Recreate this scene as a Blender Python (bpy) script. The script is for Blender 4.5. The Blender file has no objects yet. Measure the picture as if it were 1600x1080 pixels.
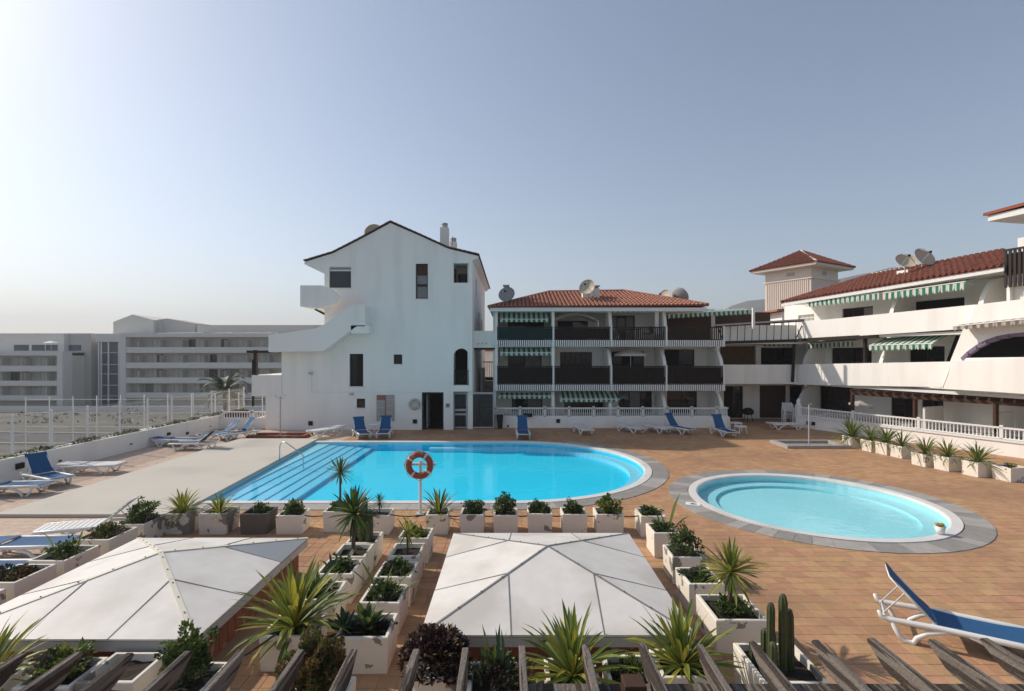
import bpy, bmesh, math, random
from mathutils import Vector as V, Matrix
random.seed(7)
scene = bpy.context.scene
col = scene.collection
R = math.radians
# ------------------------------------------------------------ camera, sky, sun, exposure
F, H, HY = 790.0, 4.3, 555.0          # focal length (px of a 1600 px wide picture), eye height, horizon row
cam = bpy.data.cameras.new('camera'); cam.sensor_width = 36; cam.lens = 36*F/1600
cam.shift_y = (HY-540)/1600; cam.clip_start = .05; cam.clip_end = 9000
camo = bpy.data.objects.new('camera', cam); col.objects.link(camo)
camo.location = (0, 0, H); camo.rotation_euler = (R(90), 0, 0); scene.camera = camo
SUN_AZ, SUN_EL = R(-67), R(36.3)        # azimuth from +Y towards +X
world = bpy.data.worlds.new('World'); scene.world = world; world.use_nodes = True
nt = world.node_tree; bg = nt.nodes['Background']
sky = nt.nodes.new('ShaderNodeTexSky'); sky.sky_type = 'NISHITA'; sky.sun_disc = False
sky.sun_elevation = SUN_EL; sky.sun_rotation = SUN_AZ
sky.air_density = 1.0; sky.dust_density = 1.15; sky.ozone_density = 1.0
hsv = nt.nodes.new('ShaderNodeHueSaturation'); hsv.inputs['Saturation'].default_value = .84      # milky, hazy air
nt.links.new(sky.outputs[0], hsv.inputs['Color']); nt.links.new(hsv.outputs[0], bg.inputs[0]); bg.inputs[1].default_value = .085
sl = bpy.data.lights.new('sun', 'SUN'); sl.energy = 2.65; sl.angle = R(.9); sl.color = (1, .905, .79)
so = bpy.data.objects.new('sun', sl); col.objects.link(so)
sd = V((math.sin(SUN_AZ)*math.cos(SUN_EL), math.cos(SUN_AZ)*math.cos(SUN_EL), math.sin(SUN_EL)))
so.rotation_euler = sd.to_track_quat('Z', 'Y').to_euler(); so.location = (-30, 20, 40)
vs = scene.view_settings; vs.view_transform = 'Standard'; vs.look = 'None'; vs.gamma = 1; vs.exposure = 0.72

# ------------------------------------------------------------ helpers
def G(px, py, z=0.):                   # picture point on the horizontal plane z
    y = F*(H-z)/(py-HY); return V(((px-800)*y/F, y, z))
def P(px, py, y):                      # picture point on the upright plane at distance y
    return V(((px-800)*y/F, y, H+(HY-py)*y/F))
def rnd(a, b): return random.uniform(a, b)

class MB:
    def __init__(s): s.v = []; s.f = []
    def add(s, vs, fs):
        o = len(s.v); s.v += [tuple(p) for p in vs]; s.f += [tuple(i+o for i in f) for f in fs]; return s
    def box(s, x0, x1, y0, y1, z0, z1):
        return s.add([(x0,y0,z0),(x1,y0,z0),(x1,y1,z0),(x0,y1,z0),(x0,y0,z1),(x1,y0,z1),(x1,y1,z1),(x0,y1,z1)],
                     [(0,3,2,1),(4,5,6,7),(0,1,5,4),(1,2,6,5),(2,3,7,6),(3,0,4,7)])
    def hexa(s, p): return s.add(p, [(0,3,2,1),(4,5,6,7),(0,1,5,4),(1,2,6,5),(2,3,7,6),(3,0,4,7)])
    def bar(s, a, b, w, h=None, up=(0,0,1)):
        a, b = V(a), V(b); h = h or w; d = (b-a).normalized(); u = V(up)
        if abs(d.dot(u)) > .98: u = V((0,1,0))
        r = d.cross(u).normalized(); u = r.cross(d)
        c = [r*(-w/2)-u*(h/2), r*(w/2)-u*(h/2), r*(w/2)+u*(h/2), r*(-w/2)+u*(h/2)]
        return s.add([a+k for k in c]+[b+k for k in c], [(0,3,2,1),(4,5,6,7),(0,1,5,4),(1,2,6,5),(2,3,7,6),(3,0,4,7)])
    def tube(s, pts, r, n=8, cap=True):
        pts = [V(p) for p in pts]; rs = r if isinstance(r, (list, tuple)) else [r]*len(pts)
        rings = []; ref = V((0.31,0.2,1))
        for i, p in enumerate(pts):
            d = (pts[min(i+1,len(pts)-1)]-pts[max(i-1,0)]).normalized()
            if abs(d.dot(ref.normalized())) > .95: ref = V((1,.3,.1))
            x = d.cross(ref).normalized(); y = d.cross(x)
            rings.append([p+(x*math.cos(2*math.pi*k/n)+y*math.sin(2*math.pi*k/n))*rs[i] for k in range(n)])
        vs = [q for g in rings for q in g]; fs = []
        for i in range(len(pts)-1):
            for k in range(n): fs.append((i*n+k, i*n+(k+1)%n, (i+1)*n+(k+1)%n, (i+1)*n+k))
        if cap: fs += [tuple(range(n-1,-1,-1)), tuple((len(pts)-1)*n+k for k in range(n))]
        return s.add(vs, fs)
    def lathe(s, prof, n=20, c=(0,0,0), M=None):   # prof: (r, z)
        vs = []; fs = []
        for r, z in prof:
            for k in range(n):
                a = 2*math.pi*k/n; p = V((r*math.cos(a), r*math.sin(a), z))
                if M: p = M @ p
                vs.append(p+V(c))
        for i in range(len(prof)-1):
            for k in range(n): fs.append((i*n+k, i*n+(k+1)%n, (i+1)*n+(k+1)%n, (i+1)*n+k))
        return s.add(vs, fs)
    def prism(s, pts, m, d0, d1):          # polygon pts (a,b) extruded; m(a,b,d) -> xyz
        n = len(pts)
        vs = [m(a,b,d0) for a,b in pts]+[m(a,b,d1) for a,b in pts]
        fs = [tuple(range(n)), tuple(range(2*n-1,n-1,-1))]+[(i, n+i, n+(i+1)%n, (i+1)%n) for i in range(n)]
        return s.add(vs, fs)
    def plate(s, outer, holes, m, d0, d1):     # wall plate with real openings
        bm = bmesh.new(); loops = []
        for lp in [outer]+holes:
            vsl = [bm.verts.new((a,b,0)) for a,b in lp]
            for i in range(len(vsl)): bm.edges.new((vsl[i], vsl[(i+1)%len(vsl)]))
            loops.append(len(lp))
        bmesh.ops.triangle_fill(bm, use_beauty=True, use_dissolve=False, edges=bm.edges[:])
        bm.verts.index_update()
        pts = [(v.co.x, v.co.y) for v in bm.verts]; tris = [tuple(v.index for v in f.verts) for f in bm.faces]; bm.free()
        n = len(pts)
        s.add([m(a,b,d0) for a,b in pts]+[m(a,b,d1) for a,b in pts], tris+[tuple(i+n for i in reversed(t)) for t in tris])
        o = len(s.v)-2*n; k = 0
        for ln in loops:
            for i in range(ln):
                a, b = o+k+i, o+k+(i+1)%ln; s.f.append((a, b, b+n, a+n))
            k += ln
        return s
    def mesh(s, name, mat, smooth=False, fix=True):
        me = bpy.data.meshes.new(name); me.from_pydata(s.v, [], s.f)
        if mat: me.materials.append(mat)
        if smooth: me.polygons.foreach_set('use_smooth', [True]*len(me.polygons))
        if fix: bm = bmesh.new(); bm.from_mesh(me); bmesh.ops.recalc_face_normals(bm, faces=bm.faces); bm.to_mesh(me); bm.free()
        me.update(); return me
    def build(s, name, mat, parent=None, smooth=False, world=True, fix=True):
        return obj(name, s.mesh(name, mat, smooth, fix), parent, world)
def obj(name, me, parent=None, world=False):
    o = bpy.data.objects.new(name, me); col.objects.link(o)
    if parent is not None:
        o.parent = parent
        if world:
            o.matrix_parent_inverse = Matrix.Translation(-V(parent.location)) if parent.parent is None else Matrix.Identity(4)
    return o
def tag(o, label=None, cat=None, group=None, kind=None):
    if label: o['label'] = label
    if cat: o['category'] = cat
    if group: o['group'] = group
    if kind: o['kind'] = kind
    return o
def thing(name, label, cat, loc=(0,0,0), rz=0, group=None):
    o = bpy.data.objects.new(name, None); col.objects.link(o); o.empty_display_size = .1
    o.location = loc; o.rotation_euler = (0,0,rz); return tag(o, label, cat, group)
def copy_tree(o, parent=None):
    c = o.copy(); col.objects.link(c)
    if parent is not None: c.parent = parent
    for ch in o.children: copy_tree(ch, c)
    return c
def bevel(o, w, n=2):
    m = o.modifiers.new('bevel', 'BEVEL'); m.width = w; m.segments = n; m.limit_method = 'ANGLE'; return o
ORD = ['first','second','third','fourth','fifth','sixth','seventh','eighth','ninth','tenth']

# ------------------------------------------------------------ materials
def mat(name, c, rough=.7, var=.12, scale=3., bump=0., bscale=None, spec=.3, metal=0., trans=0., dark=None, dscale=1., dcut=.6, stretch=None):
    m = bpy.data.materials.new(name); m.use_nodes = True; t = m.node_tree; N = t.nodes; L = t.links
    b = N['Principled BSDF']; b.inputs['Roughness'].default_value = rough; b.inputs['Metallic'].default_value = metal
    b.inputs['Specular IOR Level'].default_value = spec
    tc = N.new('ShaderNodeTexCoord'); oi = N.new('ShaderNodeObjectInfo')
    ad = N.new('ShaderNodeVectorMath'); ad.operation = 'ADD'
    sc = N.new('ShaderNodeVectorMath'); sc.operation = 'SCALE'; sc.inputs[0].default_value = (37, 19, 11)
    L.new(oi.outputs['Random'], sc.inputs['Scale']); L.new(tc.outputs['Object'], ad.inputs[0]); L.new(sc.outputs[0], ad.inputs[1])
    if stretch:
        st = N.new('ShaderNodeVectorMath'); st.operation = 'MULTIPLY'; st.inputs[1].default_value = stretch; L.new(ad.outputs[0], st.inputs[0]); ad = st
    nz = N.new('ShaderNodeTexNoise'); nz.inputs['Scale'].default_value = scale; nz.inputs['Detail'].default_value = 6
    L.new(ad.outputs[0], nz.inputs['Vector'])
    mx = N.new('ShaderNodeMix'); mx.data_type = 'RGBA'
    mx.inputs['A'].default_value = (*[k*(1-var) for k in c], 1); mx.inputs['B'].default_value = (*[min(1, k*(1+var)) for k in c], 1)
    L.new(nz.outputs['Fac'], mx.inputs['Factor']); out = mx.outputs['Result']
    if dark:
        n2 = N.new('ShaderNodeTexNoise'); n2.inputs['Scale'].default_value = dscale; n2.inputs['Detail'].default_value = 5
        L.new(ad.outputs[0], n2.inputs['Vector'])
        rp = N.new('ShaderNodeValToRGB'); rp.color_ramp.elements[0].position = dcut; rp.color_ramp.elements[1].position = dcut+.02 if dscale > 1 else dcut+.2
        L.new(n2.outputs['Fac'], rp.inputs['Fac'])
        m2 = N.new('ShaderNodeMix'); m2.data_type = 'RGBA'; m2.inputs['B'].default_value = (*dark, 1)
        L.new(out, m2.inputs['A']); L.new(rp.outputs['Color'], m2.inputs['Factor']); out = m2.outputs['Result']
    L.new(out, b.inputs['Base Color'])
    if bump:
        n3 = N.new('ShaderNodeTexNoise'); n3.inputs['Scale'].default_value = bscale or scale*8; n3.inputs['Detail'].default_value = 4
        L.new(tc.outputs['Object'], n3.inputs['Vector'])
        bp = N.new('ShaderNodeBump'); bp.inputs['Strength'].default_value = bump; bp.inputs['Distance'].default_value = .02
        L.new(n3.outputs['Fac'], bp.inputs['Height']); L.new(bp.outputs[0], b.inputs['Normal'])
    if trans:
        tr = N.new('ShaderNodeBsdfTranslucent'); ms = N.new('ShaderNodeMixShader'); ms.inputs[0].default_value = trans
        L.new(out, tr.inputs['Color']); L.new(b.outputs[0], ms.inputs[1]); L.new(tr.outputs[0], ms.inputs[2])
        L.new(ms.outputs[0], N['Material Output'].inputs['Surface'])
    return m
def stripes(name, a, b_, period, axis=0, trans=.2):
    m = mat(name, a, .8, .06, 4, trans=trans); t = m.node_tree; N = t.nodes; L = t.links
    tc = N.new('ShaderNodeTexCoord'); sp = N.new('ShaderNodeSeparateXYZ'); L.new(tc.outputs['Object'], sp.inputs[0])
    dv = N.new('ShaderNodeMath'); dv.operation = 'DIVIDE'; dv.inputs[1].default_value = period; L.new(sp.outputs[axis], dv.inputs[0])
    fr = N.new('ShaderNodeMath'); fr.operation = 'FRACT'; L.new(dv.outputs[0], fr.inputs[0])
    gt = N.new('ShaderNodeMath'); gt.operation = 'GREATER_THAN'; gt.inputs[1].default_value = .5; L.new(fr.outputs[0], gt.inputs[0])
    mx = N.new('ShaderNodeMix'); mx.data_type = 'RGBA'; mx.inputs['A'].default_value = (*a,1); mx.inputs['B'].default_value = (*b_,1)
    L.new(gt.outputs[0], mx.inputs['Factor'])
    for n in N:
        if n.type == 'BSDF_PRINCIPLED': L.new(mx.outputs['Result'], n.inputs['Base Color'])
        if n.type == 'BSDF_TRANSLUCENT': L.new(mx.outputs['Result'], n.inputs['Color'])
    return m
def cell_mat(name, c, size, var=.2, rough=.6, stain=(.2,.1,.06)):      # one tone per tile, keyed on its place in the grid
    m = mat(name, c, rough, .12, 1.3, bump=.25, bscale=30); t = m.node_tree; N = t.nodes; L = t.links
    g = N.new('ShaderNodeNewGeometry'); dv = N.new('ShaderNodeVectorMath'); dv.operation = 'DIVIDE'; dv.inputs[1].default_value = (size,size,50)
    fl = N.new('ShaderNodeVectorMath'); fl.operation = 'FLOOR'; L.new(g.outputs['Position'], dv.inputs[0]); L.new(dv.outputs[0], fl.inputs[0])
    wn = N.new('ShaderNodeTexWhiteNoise'); wn.noise_dimensions = '3D'; L.new(fl.outputs[0], wn.inputs['Vector'])
    nz = N.new('ShaderNodeTexNoise'); nz.inputs['Scale'].default_value = .35; nz.inputs['Detail'].default_value = 6; L.new(g.outputs['Position'], nz.inputs['Vector'])
    n4 = N.new('ShaderNodeTexNoise'); n4.inputs['Scale'].default_value = 9; n4.inputs['Detail'].default_value = 6; L.new(g.outputs['Position'], n4.inputs['Vector'])
    hs = N.new('ShaderNodeHueSaturation'); hs.inputs['Color'].default_value = (*c,1)
    mr = N.new('ShaderNodeMapRange'); mr.inputs['To Min'].default_value = 1-var; mr.inputs['To Max'].default_value = 1+var; L.new(wn.outputs['Value'], mr.inputs['Value'])
    mr2 = N.new('ShaderNodeMapRange'); mr2.inputs['To Min'].default_value = .8; mr2.inputs['To Max'].default_value = 1.2; L.new(n4.outputs['Fac'], mr2.inputs['Value'])
    ml = N.new('ShaderNodeMath'); ml.operation = 'MULTIPLY'; L.new(mr.outputs[0], ml.inputs[0]); L.new(mr2.outputs[0], ml.inputs[1]); L.new(ml.outputs[0], hs.inputs['Value'])
    sp = N.new('ShaderNodeSeparateColor'); L.new(wn.outputs['Color'], sp.inputs[0])
    mh = N.new('ShaderNodeMapRange'); mh.inputs['To Min'].default_value = .49; mh.inputs['To Max'].default_value = .512; L.new(sp.outputs[1], mh.inputs['Value']); L.new(mh.outputs[0], hs.inputs['Hue'])
    ra = N.new('ShaderNodeMapRange'); ra.inputs['From Min'].default_value = .48; ra.inputs['From Max'].default_value = .75; ra.inputs['To Max'].default_value = .75; L.new(nz.outputs['Fac'], ra.inputs['Value'])
    mx = N.new('ShaderNodeMix'); mx.data_type = 'RGBA'; mx.inputs['B'].default_value = (*stain,1); L.new(hs.outputs[0], mx.inputs['A']); L.new(ra.outputs[0], mx.inputs['Factor'])
    L.new(mx.outputs['Result'], N['Principled BSDF'].inputs['Base Color']); N['Principled BSDF'].inputs['Specular IOR Level'].default_value = .06
    return m
def water_mat(name, tint):
    m = bpy.data.materials.new(name); m.use_nodes = True; t = m.node_tree; N = t.nodes; L = t.links
    N.remove(N['Principled BSDF'])
    tr = N.new('ShaderNodeBsdfTransparent'); tr.inputs[0].default_value = (*tint,1)
    gl = N.new('ShaderNodeBsdfGlossy'); gl.inputs['Roughness'].default_value = .04
    lw = N.new('ShaderNodeLayerWeight'); lw.inputs[0].default_value = .5      # Schlick reflectance, the same from above and below
    pw = N.new('ShaderNodeMath'); pw.operation = 'POWER'; pw.inputs[1].default_value = 5; L.new(lw.outputs['Facing'], pw.inputs[0])
    fr = N.new('ShaderNodeMapRange'); fr.inputs['To Min'].default_value = .02; fr.inputs['To Max'].default_value = .6; L.new(pw.outputs[0], fr.inputs['Value'])
    tc = N.new('ShaderNodeTexCoord'); nz = N.new('ShaderNodeTexNoise'); nz.inputs['Scale'].default_value = 2.2; nz.inputs['Detail'].default_value = 4
    L.new(tc.outputs['Object'], nz.inputs['Vector'])
    bp = N.new('ShaderNodeBump'); bp.inputs['Strength'].default_value = .18; bp.inputs['Distance'].default_value = .05
    L.new(nz.outputs['Fac'], bp.inputs['Height']); L.new(bp.outputs[0], gl.inputs['Normal'])
    ms = N.new('ShaderNodeMixShader'); L.new(fr.outputs[0], ms.inputs[0]); L.new(tr.outputs[0], ms.inputs[1]); L.new(gl.outputs[0], ms.inputs[2])
    L.new(ms.outputs[0], N['Material Output'].inputs['Surface']); return m
def screen_mat(name, c, f):
    m = bpy.data.materials.new(name); m.use_nodes = True; t = m.node_tree; N = t.nodes; L = t.links
    b = N['Principled BSDF']; b.inputs['Base Color'].default_value = (*c,1); b.inputs['Roughness'].default_value = .4
    tr = N.new('ShaderNodeBsdfTransparent'); ms = N.new('ShaderNodeMixShader'); ms.inputs[0].default_value = f
    L.new(tr.outputs[0], ms.inputs[1]); L.new(b.outputs[0], ms.inputs[2]); L.new(ms.outputs[0], N['Material Output'].inputs['Surface']); return m

M = {}
M['wall'] = mat('white_stucco', (.89,.855,.80), .9, .05, .8, bump=.25, bscale=40, spec=.1, dark=(.82,.78,.72), dscale=.9, dcut=.5, stretch=(1.6,1.6,.22))
M['trim'] = mat('white_trim', (.78,.77,.74), .7, .05, 3)
M['plastic'] = mat('white_plastic', (.75,.74,.71), .4, .06, 5, spec=.5)
M['sling'] = mat('blue_sling', (.022,.095,.215), .75, .12, 6, bump=.2, bscale=200)
M['sling_dark'] = mat('navy_sling', (.012,.025,.05), .7, .15, 6)
M['metal'] = mat('steel', (.55,.55,.55), .3, .05, 4, metal=.8)
M['greymetal'] = mat('grey_paint', (.42,.42,.42), .5, .06, 4)
M['tile'] = cell_mat('terracotta', (.45,.265,.15), .25, .11, .6, (.27,.16,.105))
M['tile_pale'] = cell_mat('pale_terracotta', (.56,.43,.335), .25, .07, .6, (.50,.37,.275))  # paler tile colour for the deck left of the pool
M['grout'] = mat('grout', (.36,.225,.14), .9, .1, 5)
M['slab'] = mat('pale_concrete', (.53,.49,.42), .8, .07, .7, bump=.2, bscale=30, dark=(.43,.405,.355), dscale=.35, dcut=.5)
M['coping'] = mat('white_coping', (.66,.65,.62), .6, .07, 3, dark=(.5,.49,.46), dscale=.8, dcut=.55)
M['stone'] = mat('grey_slate', (.27,.255,.235), .75, .25, 4, bump=.4, bscale=14)
M['stone2'] = mat('pale_slate', (.37,.345,.315), .75, .25, 4, bump=.4, bscale=14)
M['pool'] = mat('pool_blue', (.03,.70,.97), .5, .06, .6)
M['pool_step'] = mat('pool_step', (.16,.62,.86), .5, .06, .6)
M['pool_edge'] = mat('pool_light_edge', (.33,.74,.90), .5, .06, .6)
M['kid'] = mat('kid_pool_aqua', (.34,.78,.84), .5, .06, .5)
M['water'] = water_mat('water', (.85,.985,1.0)); M['water_kid'] = water_mat('shallow_water', (.95,.99,1))
M['rooftile'] = mat('roof_tile', (.35,.155,.105), .85, .35, 7, dark=(.2,.08,.055), dscale=5, dcut=.66)
M['rooftile_dark'] = mat('roof_tile_dark', (.30,.085,.05), .8, .3, 7)
M['verge'] = mat('verge_tile', (.085,.055,.045), .85, .3, 7)
M['rooftile_red'] = mat('roof_tile_red', (.235,.085,.055), .85, .35, 7, dark=(.12,.045,.03), dscale=5, dcut=.6)
M['wood'] = mat('dark_wood', (.028,.017,.012), .6, .3, 9)
M['brownwood'] = mat('brown_wood', (.06,.028,.016), .6, .3, 9)
M['weathered'] = mat('weathered_wood', (.16,.135,.115), .85, .55, 16, bump=.6, bscale=45, dark=(.05,.038,.03), dscale=9, dcut=.5, stretch=(2,.12,2))
M['glass'] = mat('dark_glass', (.012,.014,.017), .06, .1, 3, spec=.5)
M['curtain'] = mat('curtained_glass', (.22,.21,.2), .25, .3, 3)
M['bluegl'] = mat('tower_glass', (.05,.065,.09), .08, .3, .3, spec=.6)
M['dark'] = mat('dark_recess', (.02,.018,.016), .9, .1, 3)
M['green_screen'] = mat('green_screen', (.008,.03,.028), .8, .1, 3)
M['black'] = mat('black_plastic', (.012,.012,.013), .5, .1, 3)
M['awning'] = stripes('green_awning', (.70,.72,.64), (.04,.21,.135), .3)
M['awning_grey'] = stripes('grey_awning', (.5,.46,.4), (.22,.17,.13), .3)
M['canvas'] = mat('cream_canvas', (.66,.62,.55), .85, .06, 3, trans=.25)
M['panel'] = mat('polycarbonate', (.72,.685,.635), .5, .10, 5, spec=.25, dark=(.58,.545,.49), dscale=.95, dcut=.47)
M['clear'] = mat('clear_pane', (.30,.31,.32), .25, .1, 2, spec=.5)
M['seam'] = mat('seam_grey', (.22,.21,.2), .6, .15, 6)
M['ridge'] = mat('ridge_cream', (.68,.64,.52), .6, .08, 4)
M['fascia'] = mat('fascia_grey', (.42,.40,.39), .6, .08, 3)
M['brick'] = mat('brick_red', (.23,.085,.05), .85, .25, 6, bump=.4, bscale=30, dark=(.30,.19,.14), dscale=2.5, dcut=.6)
M['paint'] = mat('peeling_paint', (.77,.71,.61), .8, .08, 3, bump=.25, bscale=30, dark=(.27,.24,.20), dscale=3.4, dcut=.615)
M['paint_bad'] = mat('badly_peeled_paint', (.70,.645,.56), .8, .08, 3, bump=.3, bscale=30, dark=(.24,.22,.19), dscale=2.4, dcut=.53)
M['rawcon'] = mat('raw_concrete', (.13,.115,.10), .9, .2, 4, bump=.4, bscale=30)
M['soil'] = mat('soil', (.035,.024,.017), .95, .4, 12, bump=.8, bscale=30)
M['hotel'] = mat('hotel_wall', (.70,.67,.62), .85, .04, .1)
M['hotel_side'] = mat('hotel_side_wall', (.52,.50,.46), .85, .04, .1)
M['hotel_in'] = mat('hotel_balcony_wall', (.66,.63,.57), .85, .08, .5)  # recess walls lightened: veiling glare over the hotel is put into this colour
M['hotel_win'] = mat('hotel_window', (.55,.55,.51), .3, .5, .25)  # window colour paled likewise, in place of haze
M['earth'] = mat('dry_earth', (.17,.158,.125), .95, .15, .05, dark=(.11,.108,.08), dscale=.3, dcut=.45, stretch=(.25,1.6,1))
M['hill'] = mat('hill_scrub', (.10,.10,.08), .95, .4, .01, dark=(.06,.065,.05), dscale=.006, dcut=.5)
M['asphalt'] = mat('asphalt', (.09,.085,.08), .9, .15, .4)
M['orange'] = mat('lifebuoy_red', (.30,.085,.055), .65, .3, 6, dark=(.40,.22,.17), dscale=6, dcut=.62)
M['orange_pale'] = mat('lifebuoy_grey', (.45,.42,.36), .6, .15, 5)
M['pink'] = mat('tower_render', (.68,.57,.50), .8, .05, .6)
M['pinktrim'] = mat('tower_trim', (.74,.66,.58), .8, .05, .6)
M['purple'] = mat('mauve_border', (.20,.15,.22), .7, .1, 4)
M['redboard'] = mat('board_header', (.34,.13,.11), .6, .1, 5)
M['board'] = mat('board_grey', (.40,.375,.34), .6, .15, 6)
M['rust'] = mat('brown_door', (.075,.042,.027), .6, .2, 2)
M['mesh'] = screen_mat('wire_mesh', (.5,.5,.48), .16)
M['net'] = screen_mat('window_net', (.03,.03,.03), .6)
M['dish'] = mat('dish_cream', (.5,.44,.34), .6, .08, 2)
M['dishgrey'] = mat('dish_grey', (.33,.33,.33), .6, .08, 2)
M['ring_w'] = mat('reflective_tape', (.6,.58,.54), .5, .05, 5)
def leaf(n, c, tr=.35, var=.35, sc=7, rough=.5): M[n] = mat(n, c, rough, var, sc, trans=tr, spec=.35)
leaf('leaf_yellow', (.36,.34,.05)); leaf('leaf_green', (.11,.16,.035)); leaf('leaf_dark', (.045,.075,.022), .25)
leaf('leaf_blue', (.05,.085,.05), .2); leaf('leaf_purple', (.04,.018,.02), .15); leaf('leaf_brown', (.19,.12,.045), .25)
leaf('leaf_lime', (.21,.24,.045)); leaf('leaf_grey', (.12,.115,.08), .2); leaf('flower', (.6,.35,.03), .2)
leaf('cactus', (.07,.085,.035), .05, .3, 20); leaf('leaf_far', (.05,.07,.02), .2)
M['trunk'] = mat('trunk', (.11,.08,.055), .9, .3, 9, bump=.6, bscale=25)
# ------------------------------------------------------------ the setting: ground, deck, pools
g = MB(); n = 40
g.add([(-2500,-1500,-6),(2500,-1500,-6),(2500,2500,-6),(-2500,2500,-6)], [(0,1,2,3)])
tag(g.build('ground', M['earth']), kind='structure')
# main pool: straight to the left, half round to the right; paddling pool: round
PC, PR, PL, PLF = (0.0, 19.85), 5.02, -9.0, -9.75     # left edge: X at the near and at the far corner
def pool_outline(off=0., n=40):
    r = PR+off; pts = [(PL-off, PC[1]-r), (PC[0]-4, PC[1]-r)]
    pts += [(PC[0]+r*math.cos(a), PC[1]+r*math.sin(a)) for a in [-math.pi/2+math.pi*i/n for i in range(n+1)]]
    pts += [(PC[0]-4, PC[1]+r), (PLF-off, PC[1]+r)]
    return pts
KC, KR = (8.75, 14.85), 3.12
def circ(c, r, n=64): return [(c[0]+r*math.cos(2*math.pi*i/n), c[1]+r*math.sin(2*math.pi*i/n)) for i in range(n)]
DX0, DX1, DY0, DY1 = -17.3, 34, -3, 44
flat = lambda a,b,d: V((a,b,d))
pm, km = pool_outline(.2), circ(KC, KR+.2)
d = MB(); d.plate([(DX0,DY0),(DX1,DY0),(DX1,DY1),(DX0,DY1)], [pm, km], flat, .011, -.3)
deck = tag(d.build('pool_deck', M['grout']), kind='structure')
rw = MB(); rw.box(DX0-.25, DX0, DY0, DY1, -6, 0); rw.box(DX0,DX1,DY1,DY1+.2,-6,0); rw.box(DX1,DX1+.2,DY0,DY1,-6,0); rw.box(DX0,DX1,DY0-.2,DY0,-6,0)
rwo = tag(rw.build('retaining_wall', M['wall']), kind='structure')
SLX0, SLX1, SLY0, SLY1 = -13.7, PL-.27, 13.35, 25.5
# terracotta tiles
T = .25
def in_pool(x, y, o):
    r = PR+o
    if x < PC[0]: return abs(y-PC[1]) < r and x > PLF-.3
    return (x-PC[0])**2+(y-PC[1])**2 < r*r
tiles = []
SK = [(-1.2, 2.4, 6.63, 10.42), (-7.5, -4.1, 6.53, 10.15)]
for i in range(int(DX0/T)+1, int(22.5/T)):
    for j in range(int(4.2/T), int(34.0/T)):
        x, y = (i+.5)*T, (j+.5)*T
        if abs(x)/y > 1.06: continue
        if in_pool(x, y, .75 if (y < PC[1] or x > 0) else .3): continue
        if (x-KC[0])**2+(y-KC[1])**2 < (KR+.65)**2: continue
        if SLX0-.12 < x < SLX1 and SLY0-.12 < y < SLY1: continue
        if y > 29.1 and x < -2.2: continue
        if any(a < x < b and c < y < e for a,b,c,e in SK): continue
        tiles.append((x, y))
tiles.sort(key=lambda t: t[1]+.3*abs(t[0]))
def vis(x, y):
    px, py = 800+F*x/y, HY+F*H/y
    return 0 < px < 1600 and py < 1075 and not (y < 11 and -8.9 < x < -3.6) and not (x < 3.7 and x > -1.4 and y < 12) and not (-3.6 < x < -1.7 and y < 7)
near = [t for t in tiles if vis(*t) and t[0] > -8.5][:290]; ns = set(near)
def tile_into(m, x, y):
    h = T/2-.0022; z = .018+rnd(-.0012,.0012); a, b = rnd(-.0012,.0012), rnd(-.0012,.0012); e = .0025
    m.add([(x-h,y-h,.003),(x+h,y-h,.003),(x+h,y+h,.003),(x-h,y+h,.003),
           (x-h+e,y-h+e,z-a-b),(x+h-e,y-h+e,z+a-b),(x+h-e,y+h-e,z+a+b),(x-h+e,y+h-e,z-a+b)],
          [(4,5,6,7),(0,1,5,4),(1,2,6,5),(2,3,7,6),(3,0,4,7)])
tm = MB(); tile_into(tm, 0, 0); tme = tm.mesh('tile', M['tile'])
for x, y in near:
    o = obj('tile', tme, deck); o.location = (x, y, rnd(-.001,.001)); o.rotation_euler = (rnd(-.006,.006), rnd(-.006,.006), rnd(-.006,.006))
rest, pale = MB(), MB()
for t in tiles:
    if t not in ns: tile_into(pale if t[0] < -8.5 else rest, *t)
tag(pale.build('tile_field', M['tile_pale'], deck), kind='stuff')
tag(rest.build('tile_field', M['tile'], deck), kind='stuff')
# pale raised slab left of the pool
s = MB(); s.prism([(SLX0,SLY0),(PL+.012,SLY0),(PL+.012,PC[1]-PR-.3),(PL+.012,PC[1]-PR),(PLF+.012,PC[1]+PR),(PLF+.012,SLY1),(SLX0,SLY1)], flat, 0, .1)
tag(bevel(s.build('concrete_terrace', M['slab']), .01), kind='structure')
# basins
def basin(name, pts, depth, m, lo):
    b = MB(); k = len(pts)
    b.add([(x,y,-.052) for x,y in pts]+[(x,y,-depth) for x,y in pts], [(i,(i+1)%k,k+(i+1)%k,k+i) for i in range(k)]+[tuple(range(k,2*k))])
    return tag(b.build(name, m), kind='structure')
bas = basin('pool_basin', pool_outline(0), .38, M['pool'], 0)
st = MB()
for i in range(5):
    stp = MB(); stp.box(-8.95+.42*i, -8.535+.42*i, PC[1]-PR+.02, PC[1]+PR-.02, -.37, -.12-.035*i)
    stp.build('pool_step', M['pool_step'], bas)
stp = MB(); stp.prism([(PL+.01,PC[1]-PR+.02),(-8.96,PC[1]-PR+.02),(-8.96,PC[1]+PR-.02),(PLF+.01,PC[1]+PR-.02)], flat, -.37, -.08); stp.build('pool_shelf', M['pool_edge'], bas)
led = MB(); po, pi = pool_outline(-.005), pool_outline(-.5); k = len(po)
led.add([(x,y,-.2) for x,y in po]+[(x,y,-.2) for x,y in pi]+[(x,y,-.375) for x,y in pi], [(i,i+1,k+i+1,k+i) for i in range(1,k-2)]+[(k+i,k+i+1,2*k+i+1,2*k+i) for i in range(1,k-2)])
led.build('pool_ledge', M['pool_edge'], bas)
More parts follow.
